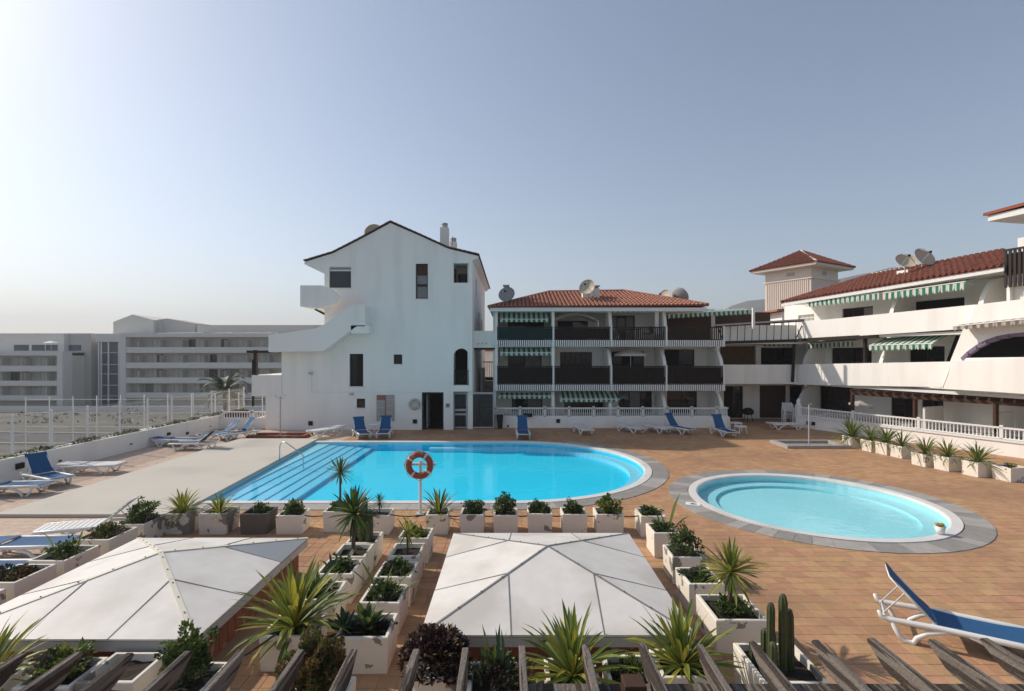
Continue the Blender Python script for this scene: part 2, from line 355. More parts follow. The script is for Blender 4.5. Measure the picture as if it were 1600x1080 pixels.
w = MB(); pts = pool_outline(.02); w.add([(x,y,-.03) for x,y in pts], [tuple(range(len(pts)))])
tag(w.build('pool_water', M['water'], fix=False), kind='structure')
kb = basin('paddling_pool_basin', circ(KC, KR), .28, M['kid'], 0)
kl = MB(); a_, b_ = circ(KC, KR-.005), circ(KC, KR-.55)
kl.add([(x,y,-.2) for x,y in a_]+[(x,y,-.2) for x,y in b_]+[(x,y,-.275) for x,y in b_], [(i,(i+1)%64,64+(i+1)%64,64+i) for i in range(64)]+[(64+i,64+(i+1)%64,128+(i+1)%64,128+i) for i in range(64)])
kl.build('pool_ledge', mat('kid_ledge', (.32,.74,.81), .5, .05, .5), kb)
w = MB(); pts = circ(KC, KR+.02); w.add([(x,y,-.025) for x,y in pts], [tuple(range(len(pts)))])
tag(w.build('paddling_pool_water', M['water_kid'], fix=False), kind='structure')
# white copings
def coping(name, inner, outer, z):
    k = len(inner); c = MB(); zs = .05
    c.add([(x,y,-.05) for x,y in inner]+[(x,y,z-.02) for x,y in inner]+[(x+(X-x)*.15,y+(Y-y)*.15,z) for (x,y),(X,Y) in zip(inner,outer)]+[(x,y,z) for x,y in outer]+[(x,y,0) for x,y in outer],
          [(r*k+i, r*k+(i+1)%k, (r+1)*k+(i+1)%k, (r+1)*k+i) for r in range(4) for i in range(k)])
    return tag(c.build(name, M['coping']), kind='structure')
coping('pool_coping', pool_outline(0), pool_outline(.28), .045)
coping('paddling_pool_coping', circ(KC, KR-.01), circ(KC, KR+.25), .05)
# grey slate paving bands, slab by slab
def slab(parent, p, m):
    b = MB(); z0, z1 = .012, .032+rnd(0,.004)
    c = V((sum(q[0] for q in p)/4, sum(q[1] for q in p)/4, 0)); pp = []
    for q in p:
        dq = V((q[0],q[1],0))-c; pp.append(c+dq*(1-.007/dq.length))
    b.hexa([(q.x,q.y,z0) for q in pp]+[(q.x,q.y,z1) for q in pp]); return b.build('paving_slab', m, parent)
bm1 = MB(); pi, po = pool_outline(.29), pool_outline(.88)
sel = range(0, len(pi)-8)
bm1.add([(x,y,.0145) for x,y in pi]+[(x,y,.0145) for x,y in po], [(i,i+1,len(pi)+i+1,len(pi)+i) for i in sel if i+1 < len(pi)])
band = tag(bm1.build('pool_paving', M['grout']), kind='structure')
xs = PL-.2
while xs < 0:
    x2 = min(0, xs+rnd(.42,.6)); slab(band, [(xs,PC[1]-PR-.87),(x2,PC[1]-PR-.87),(x2,PC[1]-PR-.3),(xs,PC[1]-PR-.3)], M['stone2'] if random.random()<.5 else M['stone']); xs = x2
a = -math.pi/2
while a < R(62):
    a2 = a+rnd(.06,.09); slab(band, [(PC[0]+r*math.cos(t), PC[1]+r*math.sin(t)) for r,t in ((PR+.3,a),(PR+.87,a),(PR+.87,a2),(PR+.3,a2))], M['stone2'] if random.random()<.45 else M['stone']); a = a2
bm2 = MB(); pi, po = circ(KC, KR+.29), circ(KC, KR+.86)
bm2.add([(x,y,.0145) for x,y in pi]+[(x,y,.0145) for x,y in po], [(i,(i+1)%64,64+(i+1)%64,64+i) for i in range(64)])
band2 = tag(bm2.build('paddling_pool_paving', M['grout']), kind='structure'); a = 0
while a < 2*math.pi-.05:
    a2 = min(2*math.pi, a+rnd(.09,.13)); slab(band2, [(KC[0]+r*math.cos(t), KC[1]+r*math.sin(t)) for r,t in ((KR+.27,a),(KR+.85,a),(KR+.85,a2),(KR+.27,a2))], M['stone2'] if random.random()<.6 else M['stone']); a = a2
# hill behind
hm = MB(); NX, NY = 70, 14
from mathutils import noise
def hz(px): # skyline row in the picture
    q = [(700,556),(900,548),(1050,520),(1120,490),(1165,471),(1200,462),(1240,454),(1320,433),(1400,418),(1480,412),(1560,402),(1640,396),(1900,400),(2400,430)]
    for (a,b),(c,e) in zip(q, q[1:]):
        if a <= px <= c: return b+(e-b)*(px-a)/(c-a)
for i in range(NX):
    px = 700+1700*i/(NX-1)
    for j in range(NY):
        t = j/(NY-1); y = 420+500*t; ztop = H+(HY-hz(px))*920/F
        z = -7+(ztop+7)*(t**1.3)+noise.fractal(V((px*.012, t*5, 2)), 1, 2, 4)*8*t*(1 if ztop > 40 else .2)
        hm.v.append(((px-800)*y/F, y, z))
for i in range(NX-1):
    for j in range(NY-1): hm.f.append((i*NY+j,(i+1)*NY+j,(i+1)*NY+j+1,i*NY+j+1))
tag(hm.build('hill', M['hill'], smooth=True), kind='structure')
# ------------------------------------------------------------ generic building pieces
def window(parent, m, a0, a1, b0, b1, d, pane='glass', frame='wood', mull=1, rows=0, fw=.06, name='window'):
    """frame + panes in a wall opening; m(a,b,d) maps the wall plane, d the depth of the frame"""
    f = MB(); t = .06
    f.plate([(a0,b0),(a1,b0),(a1,b1),(a0,b1)], [[(a0+fw,b0+fw),(a1-fw,b0+fw),(a1-fw,b1-fw),(a0+fw,b1-fw)]], m, d, d+t)
    for i in range(1, mull+1):
        x = a0+(a1-a0)*i/(mull+1); f.prism([(x-fw/2,b0+fw),(x+fw/2,b0+fw),(x+fw/2,b1-fw),(x-fw/2,b1-fw)], m, d+.004, d+t-.004)
    fo = f.build(name, M[frame], parent)
    n = mull+1
    for i in range(n):
        x0, x1 = a0+(a1-a0)*i/n+fw/2, a0+(a1-a0)*(i+1)/n-fw/2
        if i == 0: x0 = a0+fw*.9
        if i == n-1: x1 = a1-fw*.9
        MB().prism([(x0,b0+fw*.9),(x1,b0+fw*.9),(x1,b1-fw*.9),(x0,b1-fw*.9)], m, d+.025, d+.035).build('pane', M[pane if isinstance(pane,str) else pane[i%len(pane)]], fo)
        if rows:
            gb = MB()
            for k in range(1, rows):
                z = b0+(b1-b0)*k/rows; gb.prism([(x0,z-.02),(x1,z-.02),(x1,z+.02),(x0,z+.02)], m, d+.01, d+.024)
            xm = (x0+x1)/2; gb.prism([(xm-.02,b0+fw),(xm+.02,b0+fw),(xm+.02,b1-fw),(xm-.02,b1-fw)], m, d+.008, d+.022)
            gb.build('glazing_bar', M[frame], fo)
    return fo
def tile_roof(parent, eL, eR, rL, rR, name='roof_tiles', m='rooftile', pitch=.24, course=.42):
    """barrel tiles over the roof plane eL-eR (eave), rL-rR (ridge)"""
    eL, eR, rL, rR = map(V, (eL,eR,rL,rR)); ex = (eR-eL).normalized(); W = (eR-eL).length
    up = (rL-eL)-ex*((rL-eL).dot(ex)); Hs = up.length; up.normalize(); nr = ex.cross(up).normalized()
    if nr.z < 0: nr = -nr
    xl, xr = (rL-eL).dot(ex), (rR-eL).dot(ex)
    b = MB(); n = int(W/pitch)
    for i in range(n):
        x = (i+.5)*W/n
        vm = Hs if xl <= x <= xr else (Hs*x/xl if x < xl else Hs*(W-x)/(W-xr))
        v = -.06
        while v < vm-.05:
            v2 = min(vm, v+course); rr = W/n*.36; jit = rnd(-.012,.012)
            vs = []
            for vv, lift, q in ((v, .03, 1.06), (v2+.04, .0, .92)):
                for k in range(5):
                    a = math.pi*k/4; vs.append(eL+ex*(x+jit-rr*q*math.cos(a))+up*vv+nr*(rr*q*math.sin(a)*.9+lift))
            b.add(vs, [(k,k+1,6+k,5+k) for k in range(4)]+[(0,1,2,3,4)])
            v = v2
    o = b.build(name, M[m], parent); tag(o, kind='stuff')
    base = MB(); off = nr*-.015
    base.add([eL+off,eR+off,rR+off,rL+off,eL+off-nr*.05,eR+off-nr*.05,rR+off-nr*.05,rL+off-nr*.05], [(0,1,2,3),(4,5,6,7),(0,1,5,4),(1,2,6,5),(2,3,7,6),(3,0,4,7)])
    base.build('roof', M['rooftile_dark'], parent); return o
def ridge_cap(parent, pts, r=.11, m='rooftile'): return MB().tube(pts, r, 8).build('ridge_cap', M[m], parent)
def awning(name, label, A, B, drop, out, val=.22, m='awning', group=None, arms=True):
    """A,B: top corners at the wall; canopy goes out (vector) and down by drop; scalloped valance"""
    A, B = V(A), V(B); ex = B-A; W = ex.length; ang = math.atan2(ex.y, ex.x); mid = A
    t = thing(name, label, 'awning', A, ang, group)
    iv = Matrix.Rotation(-ang, 3, 'Z'); o_ = iv @ V(out)
    c = MB(); ns = max(4, int(W/.15)); k = 0
    zt = (B.z-A.z)
    for i in range(ns):
        x0, x1 = W*i/ns, W*(i+1)/ns; z0, z1 = zt*i/ns, zt*(i+1)/ns
        c.add([(x0,0,z0),(x1,0,z1),(x1+o_.x*.5,o_.y*.5,z1-drop*.45-.02),(x0+o_.x*.5,o_.y*.5,z0-drop*.45-.02),(x0+o_.x,o_.y,z0-drop),(x1+o_.x,o_.y,z1-drop)], [(0,1,2,3),(3,2,5,4)])
    c.build('canopy', M[m], t, world=False)
    v = MB()
    for i in range(ns):
        x0, x1 = W*i/ns+o_.x, W*(i+1)/ns+o_.x; z0, z1 = zt*i/ns-drop, zt*(i+1)/ns-drop; xm = (x0+x1)/2
        q = rnd(-.03,.03)
        v.add([(x0,o_.y,z0),(x1,o_.y,z1),(x1,o_.y+q,z1-val*.7),(xm,o_.y+q,z0-val),(x0,o_.y+q,z0-val*.7)], [(0,1,2,3,4)])
    v.build('valance', M[m], t, world=False)
    fb = MB(); fb.tube([(o_.x,o_.y,-drop+.0),(W+o_.x,o_.y,zt-drop)], .025, 6); fb.build('front_bar', M['trim'], t, world=False)
    if arms:
        for x, z in ((.15,0),(W-.15,zt)): MB().tube([(x,0,z-drop-.1),(x+o_.x,o_.y,z-drop)], .018, 6).build('arm', M['trim'], t, world=False)
    return t
def dish(label, loc, r, az, el, m='dish', group='satellite dishes on the roofs'):
    t = thing('satellite_dish', label, 'satellite dish', loc, az, group)
    rot = Matrix.Rotation(R(90)-el, 4, 'X').to_3x3(); c = V((0,0,.35+r*.8))
    b = MB(); prof = [(r*k/6, .28*r*(k/6)**2) for k in range(7)]; prof[0] = (.01,0)
    b.lathe(prof+[(r*1.01,.28*r+.02)]+[(r*k/6, .28*r*(k/6)**2-.02) for k in range(6,0,-1)], 28, c, rot)
    b.build('reflector', M[m], t, True, world=False)
    a = MB(); tip = c+rot@V((0,0,.95*r))
    for q in ((-.7*r,-.7*r,.28*r),(.7*r,-.7*r,.28*r),(0,.98*r,.28*r)): a.tube([c+rot@V(q), tip], .015, 5)
    a.build('feed_arm', M['greymetal'], t, world=False)
    MB().box(tip.x-.05,tip.x+.05,tip.y-.05,tip.y+.05,tip.z-.05,tip.z+.06).build('feed_horn', M['black'], t, world=False)
    MB().tube([(0,0,0),(0,0,.35+r*.4),c+rot@V((0,0,-.03))], .035, 8).build('mast', M['greymetal'], t, world=False)
    return t
def balustrade(parent, pts, z0, z1, step=.13, m='trim', posts=12):
    """white baluster rail along a polyline"""
    pts = [V((p[0],p[1],0)) for p in pts]; bal = MB(); h = z1-z0
    w = .026
    bal.lathe([(.03,0),(.03,.06),(.018,.1),(.03,h*.35),(.018,h*.75),(.03,h-.06),(.03,h)], 8); bme = bal.mesh('baluster', M[m])
    top, bot = MB(), MB(); k = 0
    for a, b in zip(pts, pts[1:]):
        L = (b-a).length; n = max(1, int(L/step)); ang = math.atan2((b-a).y,(b-a).x)
        top.bar(a+V((0,0,z1+.03)), b+V((0,0,z1+.03)), .12, .07); bot.bar(a+V((0,0,z0-.02)), b+V((0,0,z0-.02)), .12, .05)
        for i in range(n):
            p = a+(b-a)*((i+.5)/n)
            if k % posts == 0:
                q = MB(); q.box(-.06,.06,-.06,.06,-.04,h+.14); o = obj('rail_post', q.mesh('rail_post', M[m]), parent)
            else: o = obj('baluster', bme, parent)
            o.location = V((p.x,p.y,z0))-V(parent.location); o.rotation_euler = (0,0,ang); k += 1
    top.build('top_rail', M[m], parent); bot.build('bottom_rail', M[m], parent)

# ------------------------------------------------------------ white gabled house at the end of the pool
YA = 29.0; mA = lambda a,b,d: V((a, YA+d, b))
def A(px, py, y=YA): p = P(px, py, y); return (p.x, p.z)
house = thing('gabled_house', 'large white gabled house with outside stair and few dark windows beyond the pool', 'house', (-7.5, YA, 0))
def rectA(x0,y0,x1,y1): a, b = A(x0,y1), A(x1,y0); return [a,(b[0],a[1]),b,(a[0],b[1])]
wins = {'A':(514.5,417,548.5,450),'B':(649.5,412,668.5,467),'C':(708.5,411,733,442),'D':(546,553,567.5,604),'E':(615,554,628.5,569),'G':(557,623,570.5,637.5)}
arch = [(708.5,602),(732.7,602),(732.7,560)]+[(720.6+12.1*math.cos(t), 557-12.5*math.sin(t)) for t in [math.pi*i/12 for i in range(1,12)]]+[(708.5,560)]
top = [(475.7,413),(475.7,409.5),(520,396),(560,375.5),(610,348.5),(655,368),(700,388.5),(747,400),(747,403.5),(738,407)]
outer = [(415,672.2),(415,586),(440,586),(440,549),(507,549),(507,428)]+top+[(738,612),(708,612),(708,672.2),(693,672.2),(693,613),(659,613),(659,672.2)]
gw = MB(); gw.plate([A(*q) for q in outer], [rectA(*w_) for w_ in wins.values()]+[[A(*q) for q in arch]], mA, 0, .3)
gw.build('front_wall', M['wall'], house)
XR, XL = A(738,600)[0], A(507,600)[0]
def wnd(k, **kw):
    x0,y0,x1,y1 = wins[k]; a, b = A(x0,y1), A(x1,y0); return window(house, mA, a[0]+.004, b[0]-.004, a[1]+.004, b[1]-.004, .12, **kw)
wnd('A', frame='trim', mull=0, fw=.02, pane='clear')
sb = MB(); a = A(514.5,423.5); b = A(548.5,422); sb.box(a[0]+.01,b[0]-.01,YA+.08,YA+.13,a[1],b[1]+.03); sb.build('blind_rail', M['trim'], house)
nb = MB(); a = A(514.5,449); b = A(548.5,424); nb.box(a[0]+.03,b[0]-.03,YA+.06,YA+.075,a[1],b[1]); nb.build('roller_blind', mat('dark_blind',(.07,.072,.078),.8,.1,3), house)
wb = wnd('B', frame='wood', mull=0, pane='curtain')
a = A(651,430); b = A(667,413.5); MB().box(a[0],b[0],YA+.1,YA+.118,a[1],b[1]).build('brown_panel', M['brownwood'], house)
a = A(650,447.5); b = A(668,444); MB().box(a[0],b[0],YA+.09,YA+.116,a[1],b[1]).build('transom', M['wood'], house)
wnd('D', frame='wood', mull=1, pane=('glass','dark')); wnd('E', frame='wood', mull=0); wnd('G', frame='wood', mull=0)
# sills
for k in ('A','B','D','E','G'):
    x0,y0,x1,y1 = wins[k]; a = A(x0-1.5,y1+1.2); b = A(x1+1.5,y1); MB().box(a[0],b[0],YA-.06,YA-.002,a[1],b[1]).build('window_sill', M['trim'], house)
# corner loggia behind opening C, arched loggia, ground-floor rooms
def room(name, x0, x1, y0, y1, z0, z1, m, back=None):
    r = MB(); r.add([(x0,y0,z0),(x1,y0,z0),(x1,y1,z0),(x0,y1,z0),(x0,y0,z1),(x1,y0,z1),(x1,y1,z1),(x0,y1,z1)], [(0,1,2,3),(4,5,6,7),(1,2,6,5),(3,0,4,7)]); o = r.build(name, M[m], house)
    MB().add([(x0,y1,z0),(x1,y1,z0),(x1,y1,z1),(x0,y1,z1)], [(0,1,2,3)]).build('back_wall', M[back or m], house); return o
c0, c1 = A(706.5,444), A(735,409)
room('loggia', c0[0], c1[0], YA+.31, YA+2.2, c0[1], c1[1]+.02, 'wall')
mb_ = lambda a,b,d: V((a, YA+2.14+d, b)); a = P(716,442,YA+2.1); b = P(730,429,YA+2.1); window(house, mb_, a.x, b.x, a.z-.05, b.z, -.08, mull=1, rows=3, frame='brownwood')
mside = lambda a,b,d: V((c0[0]+.02+d, a, b)); window(house, mside, YA+.7, YA+1.5, c0[1]+.1, c1[1]-.25, 0, mull=0, frame='brownwood')
c0, c1 = A(706,604), A(735,543)
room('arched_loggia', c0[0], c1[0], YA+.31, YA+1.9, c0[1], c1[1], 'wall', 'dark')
rl = MB(); x0, x1 = A(708.5,590)[0], A(732.7,590)[0]; zb, zt = A(720,602)[1], A(720,580)[1]
rl.bar((x0,YA+.15,zt),(x1,YA+.15,zt),.05,.05); rl.build('loggia_rail', M['wood'], house)
for i in range(9):
    x = x0+(x1-x0)*(i+.5)/9; MB().bar((x,YA+.15,zb),(x,YA+.15,zt),.025).build('rail_bar', M['wood'], house)
bx = MB()
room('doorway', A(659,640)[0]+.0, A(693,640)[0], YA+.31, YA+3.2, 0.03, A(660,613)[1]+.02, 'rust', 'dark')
dl = MB(); q = A(664,668); dl.box(q[0],q[0]+.06,YA+.5,YA+1.5,.06,2.0); dl.build('open_door', M['greymetal'], house)
df = MB(); q0, q1 = A(659.6,672)[0], A(692.5,613)[0]; zt = A(660,613.4)[1]
df.box(q0,q0+.09,YA+.1,YA+.2,.03,zt); df.box(q1-.09,q1,YA+.1,YA+.2,.03,zt); df.box(q0+.09,q1-.09,YA+.1,YA+.2,zt-.09,zt-.004); df.build('door_frame', M['wood'], house)
# roof with turned-up eaves
rf = MB(); rp = [(475,408),(520,394.5),(560,374),(610,346.5),(655,366.5),(700,387),(749,398.5)]
lo = [A(*q) for q in rp]; hi = [(x, z+.04) for x,z in lo]
rf.prism(lo+hi[::-1], mA, -.1, 15); rf.build('roof', M['verge'], house)
vt = MB()
for (x0,z0),(x1,z1) in zip(hi, hi[1:]):
    L = math.hypot(x1-x0, z1-z0); n = max(1,int(L/.3))
    for i in range(n):
        p = V((x0+(x1-x0)*i/n, YA-.05, z0+(z1-z0)*i/n)); q = V((x0+(x1-x0)*(i+1)/n, YA-.05, z0+(z1-z0)*(i+1)/n))
        vt.tube([p, q+V((0,0,-.015))], [.045,.04], 6)
tag(vt.build('verge_tiles', M['verge'], house), kind='stuff')
ea = MB(); xe = A(747,402)[0]
ea.add([(xe,YA+.3,lo[-1][1]-.02),(xe,YA+14.6,lo[-1][1]-.02),(XR,YA+14.6,lo[-1][1]-.32),(XR,YA+.3,lo[-1][1]-.32)], [(0,1,2,3)]); ea.build('eave_soffit', M['trim'], house)
ea = MB(); xe = A(476,411)[0]; ea.add([(xe,YA+.3,lo[0][1]-.05),(xe,YA+14.6,lo[0][1]-.05),(XL,YA+14.6,A(507,428)[1]),(XL,YA+.3,A(507,428)[1])], [(0,1,2,3)]); ea.build('eave_soffit', M['trim'], house)
# side and back walls
mS = lambda a,b,d: V((XR-d, a, b)); hS = lo[-1][1]-.3
zg = 2.15
sw = MB(); h1 = [[(34.2,5.2),(35.6,5.2),(35.6,7.2),(34.2,7.2)],[(37.6,5.4),(38.9,5.4),(38.9,7.0),(37.6,7.0)],[(31.6,7.9),(32.6,7.9),(32.6,9.1),(31.6,9.1)]]
sw.plate([(YA+.3,0),(YA+13,0),(YA+13,hS),(YA+.3,hS)], h1, mS, 0, .3); sw.build('side_wall', M['wall'], house)
for h_ in h1: window(house, mS, h_[0][0], h_[1][0], h_[0][1], h_[2][1], .12, mull=1)
lw = MB(); lw.box(XL,XL+.3,YA+.3,YA+13,0,A(507,400)[1]); lw.box(XL,XR,YA+13,YA+13.3,0,9.6); lw.build('side_wall', M['wall'], house)
xg = A(415,600)[0]; lw = MB(); lw.box(xg,xg+.3,YA+.3,YA+7,0,A(420,586)[1]); lw.box(A(440,600)[0],A(440,600)[0]+.25,YA+.3,YA+2.2,A(420,586)[1],A(440,549)[1]); lw.box(xg,XL,YA+7,YA+7.3,0,A(420,586)[1]);  lw.build('terrace_wall', M['wall'], house)
tf = MB(); tf.box(A(394,600)[0]+.2,XL,YA+.32,YA+6.9,A(420,618)[1],A(420,617)[1]+.1); tf.build('terrace_floor', M['slab'], house)
# projecting terrace parapet with pergola post on its corner
x0, x1 = A(394,600)[0], A(440,600)[0]; z0, z1 = A(400,619)[1], A(400,586.5)[1]
pp_ = MB(); pp_.box(x0,x1,YA-.06,YA-.003,z0,z1); pp_.box(x0,x0+.2,YA-.003,YA+5,z0,z1); pp_.box(x0+.2,xg,YA+.003,YA+5,z0,z0+.15); pp_.build('terrace_parapet', M['wall'], house)
po_ = MB(); q = A(397,551); po_.box(q[0]-.09,q[0]+.09,YA+.1,YA+.28,z1-.4,q[1]+.15); po_.box(q[0]-.5,A(441,551)[0],YA+.12,YA+.26,q[1]-.02,q[1]+.12)
po_.build('terrace_post', M['wood'], house)
po_ = MB(); q = A(394,590); po_.box(q[0]-.12,q[0]-.02,YA+.2,YA+.3,z0-.6,z1+.9); po_.build('downpipe', M['wood'], house)
# outside stair with solid parapet
stp = [(419.5,523.5),(492,513.5),(507,507),(520,497),(550,477),(570,476.5),(570,510),(557,510),(505,548.5),(419.5,550)]
sp_ = MB(); sp_.prism([A(*q, YA-.9) for q in stp], lambda a,b,d: V((a, YA-.9+d, b)), 0, .16); sp_.build('stair_parapet', M['wall'], house)
ss = MB(); un = [(557,510),(505,548.5),(420,550)]
for (a,b),(c,e) in zip(un, un[1:]):
    p, q = A(a,b,YA-.9), A(c,e,YA-.9); ss.hexa([V((p[0],YA-.74,p[1]-.02)),V((q[0],YA-.74,q[1]-.02)),V((q[0],YA-.005,q[1]-.02)),V((p[0],YA-.005,p[1]-.02)),
        V((p[0],YA-.74,p[1]+.2)),V((q[0],YA-.74,q[1]+.2)),V((q[0],YA-.005,q[1]+.2)),V((p[0],YA-.005,p[1]+.2))])
q0, q1 = A(556,522), A(583,510.5); ss.box(q0[0],q1[0],YA-.9,YA-.006,q0[1],q1[1]+.02)
q0, q1 = A(566,512,YA-.9), A(570,477,YA-.9); ss.box(q0[0],q1[0]-.003,YA-.735,YA-.006,q0[1]+.12,q1[1]-.004)
q0 = A(419.5,550,YA-.9); q1 = A(419.5,524,YA-.9); ss.box(q0[0]+.003,q0[0]+.16,YA-.735,YA+4,q0[1],q1[1]-.004)
ss.build('stair', M['wall'], house)
# upper balcony at the far-left corner
bp_ = [(469,446.5),(508,446),(520,451),(533,465),(533,479),(505,481),(469,480)]
b_ = MB(); b_.prism([A(*q, YA-.5) for q in [(469,446),(503,446),(517,450),(530,463),(524,474),(500,482),(469,479)]], lambda a,b,d: V((a, YA-.5+d, b)), 0, .15)
q0, q1 = A(469,479,YA-.5), A(469,446,YA-.5); b_.box(q0[0]+.003,q0[0]+.15,YA-.348,YA+3.4,q0[1],q1[1]-.004); b_.box(q0[0]+.15,XL,YA+3.25,YA+3.4,q0[1],q1[1]-.005); b_.box(q0[0]+.153,XL-.003,YA-.347,YA+3.25,q0[1]+.02,q0[1]+.2)
b_.build('balcony', M['wall'], house)
for i in range(5): MB().bar(A(487+i*4,482+i*2.4)[:1]+(YA+.5+.3*i,A(487,482)[1]-.15*i*.6), (XL,YA+.5+.3*i,A(500,490)[1]-.1), .06, .1).build('balcony_bracket', M['wood'], house)
# string course, services on the wall
sc_ = MB(); q0, q1 = A(486,613.5), A(658,612.6); sc_.box(q0[0],q1[0],YA-.018,YA-.002,q0[1],q1[1]+.01); sc_.build('string_course', M['trim'], house)
for (x,y,w_) in ((485.5,661.5,3.3),(648.5,658.5,3.2)):
    q0, q1 = A(x-w_,y+w_), A(x+w_,y-w_); MB().box(q0[0],q1[0],YA-.05,YA-.002,q0[1],q1[1]).build('wall_vent', M['black'], house)
for (x,y) in ((487.5,583),(551,615.5)):
    q = A(x,y); l_ = MB(); l_.box(q[0]-.05,q[0]+.05,YA-.16,YA-.002,q[1]-.03,q[1]+.03); l_.box(q[0]-.09,q[0]+.09,YA-.28,YA-.16,q[1]-.07,q[1]+.06); l_.build('wall_lamp', M['greymetal'], house)
q = A(487,586); MB().tube([(q[0],YA-.02,q[1]),(q[0],YA-.02,A(487,613)[1]),], .012, 5).build('conduit', M['trim'], house)
# chimneys
for x0,x1,yt,yb,dy in ((687.5,700.5,355,392,3.2),(702.5,713,378,397,4.2)):
    a, b = P(x0,yb,YA+dy), P(x1,yt,YA+dy); c_ = MB(); c_.box(a.x,b.x,a.y,a.y+.5,a.z-.6,b.z); ch = c_.build('chimney', M['wall'], house)
    cx = (a.x+b.x)/2; k = MB(); k.lathe([(.2,b.z-.002),(.2,b.z+.17),(.17,b.z+.19),(.17,b.z+.23),(.22,b.z+.24),(.2,b.z+.29),(.01,b.z+.3)], 16, (cx,a.y+.25,0)); k.build('chimney_cap', M['greymetal'], ch)
q = P(706,372,YA+3.6); MB().tube([q+V((0,0,-.9)), q+V((.05,0,.1))], .02, 5).build('roof_pipe', M['black'], house)
dish('pale satellite dish half hidden behind the white gable', P(585,384,YA+4)-V((0,0,.1)), .62, R(200), R(35), 'dish')
# notice board, wall lifebuoy, small sign
q0, q1 = A(588.5,658), A(616.5,617)
nb = thing('notice_board', 'grey pool-rules notice board with red header on the white gable wall', 'notice board', ((q0[0]+q1[0])/2, YA-.04, q0[1]))
b = MB(); b.box(q0[0],q1[0],YA-.03,YA-.003,q0[1],q1[1]); b.build('board', M['board'], nb)
hd = MB(); xm = (q0[0]+q1[0])/2; hd.box(q0[0]+.03,xm-.03,YA-.04,YA-.031,q1[1]-.3,q1[1]-.03); hd.build('header', M['redboard'], nb)
MB().box(xm-.025,xm+.025,YA-.045,YA-.031,q0[1]+.02,q1[1]-.02).build('divider', M['redboard'], nb)
for c in range(2):
    for r in range(9):
        z = q1[1]-.38-r*.12+(.33 if c else 0); x = q0[0]+.05 if c == 0 else xm+.05
        wd = rnd(.3,.42)
        MB().box(x,x+wd,YA-.037,YA-.031,z,z+rnd(.02,.035)).build('printed_line', M['greymetal'] if (r+c)%3 else M['ring_w'], nb)
def lifering(t, c, r, th, mring, mtape, rx=0):
    rot = Matrix.Rotation(R(90), 3, 'X'); b = MB(); n1, n2 = 40, 12; c = V(c)
    vs = [c+V(((r+th*math.cos(v))*math.cos(u), th*.8*math.sin(v), (r+th*math.cos(v))*math.sin(u))) for u in [2*math.pi*i/n1 for i in range(n1)] for v in [2*math.pi*j/n2 for j in range(n2)]]
    b.add(vs, [(i*n2+j, ((i+1)%n1)*n2+j, ((i+1)%n1)*n2+(j+1)%n2, i*n2+(j+1)%n2) for i in range(n1) for j in range(n2)])
    ro = b.build('ring', M[mring], t, True)
    for k in range(4):
        a0 = R(45+10)+k*math.pi/2; tb = MB(); th2 = th*1.04
        vs = [c+V(((r+th2*math.cos(v))*math.cos(u), th2*.83*math.sin(v), (r+th2*math.cos(v))*math.sin(u))) for u in [a0-.1,a0,a0+.1] for v in [2*math.pi*j/n2 for j in range(n2)]]
        tb.add(vs, [(i*n2+j, (i+1)*n2+j, (i+1)*n2+(j+1)%n2, i*n2+(j+1)%n2) for i in range(2) for j in range(n2)]); tb.build('tape_band', M[mtape], ro, True)
    rp = MB(); rp.tube([c+V(((r+th+.02+.02*math.cos(8*u))*math.cos(u), 0, (r+th+.02+.02*math.cos(8*u))*math.sin(u))) for u in [2*math.pi*i/48 for i in range(49)]], .01, 5); rp.build('grab_rope', M['ring_w'], ro)
q = A(648.5,631.5)
lb = thing('wall_lifebuoy', 'faded grey lifebuoy hanging on the white gable wall beside the doorway', 'lifebuoy', (q[0],YA-.12,q[1]-.35))
lifering(lb, (q[0],YA-.1,q[1]), .25, .065, 'orange_pale', 'ring_w')
k = MB(); k.bar((q[0],YA-.1,q[1]-.3),(q[0],YA-.1,q[1]+.15),.05,.04); k.bar((q[0]-.22,YA-.1,q[1]+.1),(q[0]+.22,YA-.1,q[1]+.1),.05,.04); k.bar((q[0],YA-.1,q[1]+.05),(q[0],YA-.002,q[1]+.05),.04,.04,(1,0,0)); k.build('holder', M['ring_w'], lb)
q = A(699.7,633.5); sg = thing('wall_sign', 'small grey square sign on the pillar between the doorways', 'sign', (q[0],YA-.01,q[1]-.12))
MB().box(q[0]-.12,q[0]+.12,YA-.02,YA-.003,q[1]-.12,q[1]+.12).build('plate', M['fascia'], sg)
for i in range(3): MB().box(q[0]-.09,q[0]+.09,YA-.026,YA-.021,q[1]-.08+i*.06,q[1]-.05+i*.06).build('printed_line', M['black'], sg)
# gate screen and passage between the houses
gt = thing('passage_gate', 'glazed metal gate screen closing the passage beside the white gable', 'gate', (A(740,660)[0], YA+.35, 0))
YG = YA+.4
def gx(px): return P(px,640,YG).x
def gz(py): return P(740,py,YG).z
f = MB(); f.box(gx(709),gx(772),YG,YG+.06,gz(616),gz(613)); f.box(gx(709),gx(772),YG,YG+.06,.05,.13); f.build('frame', M['greymetal'], gt)
for x in (709.5,729,771): MB().box(gx(x)-.035,gx(x)+.035,YG-.005,YG+.065,.03,gz(612.6)).build('post', M['greymetal'], gt)
for a,b in ((639,642.5),(646,649)): MB().box(gx(711),gx(728),YG+.005,YG+.055,gz(b),gz(a)).build('gate_rail', M['greymetal'], gt)
for a,b in ((711,728),(730.5,750),(750.5,770)): MB().box(gx(a),gx(b),YG+.02,YG+.03,.14,gz(616.4)).build('glass_panel', M['net'], gt)
br = thing('bridge', 'white walled walkway bridging the gap between gabled house and balcony block', 'bridge', (-1.7, 30.2, 4.5))
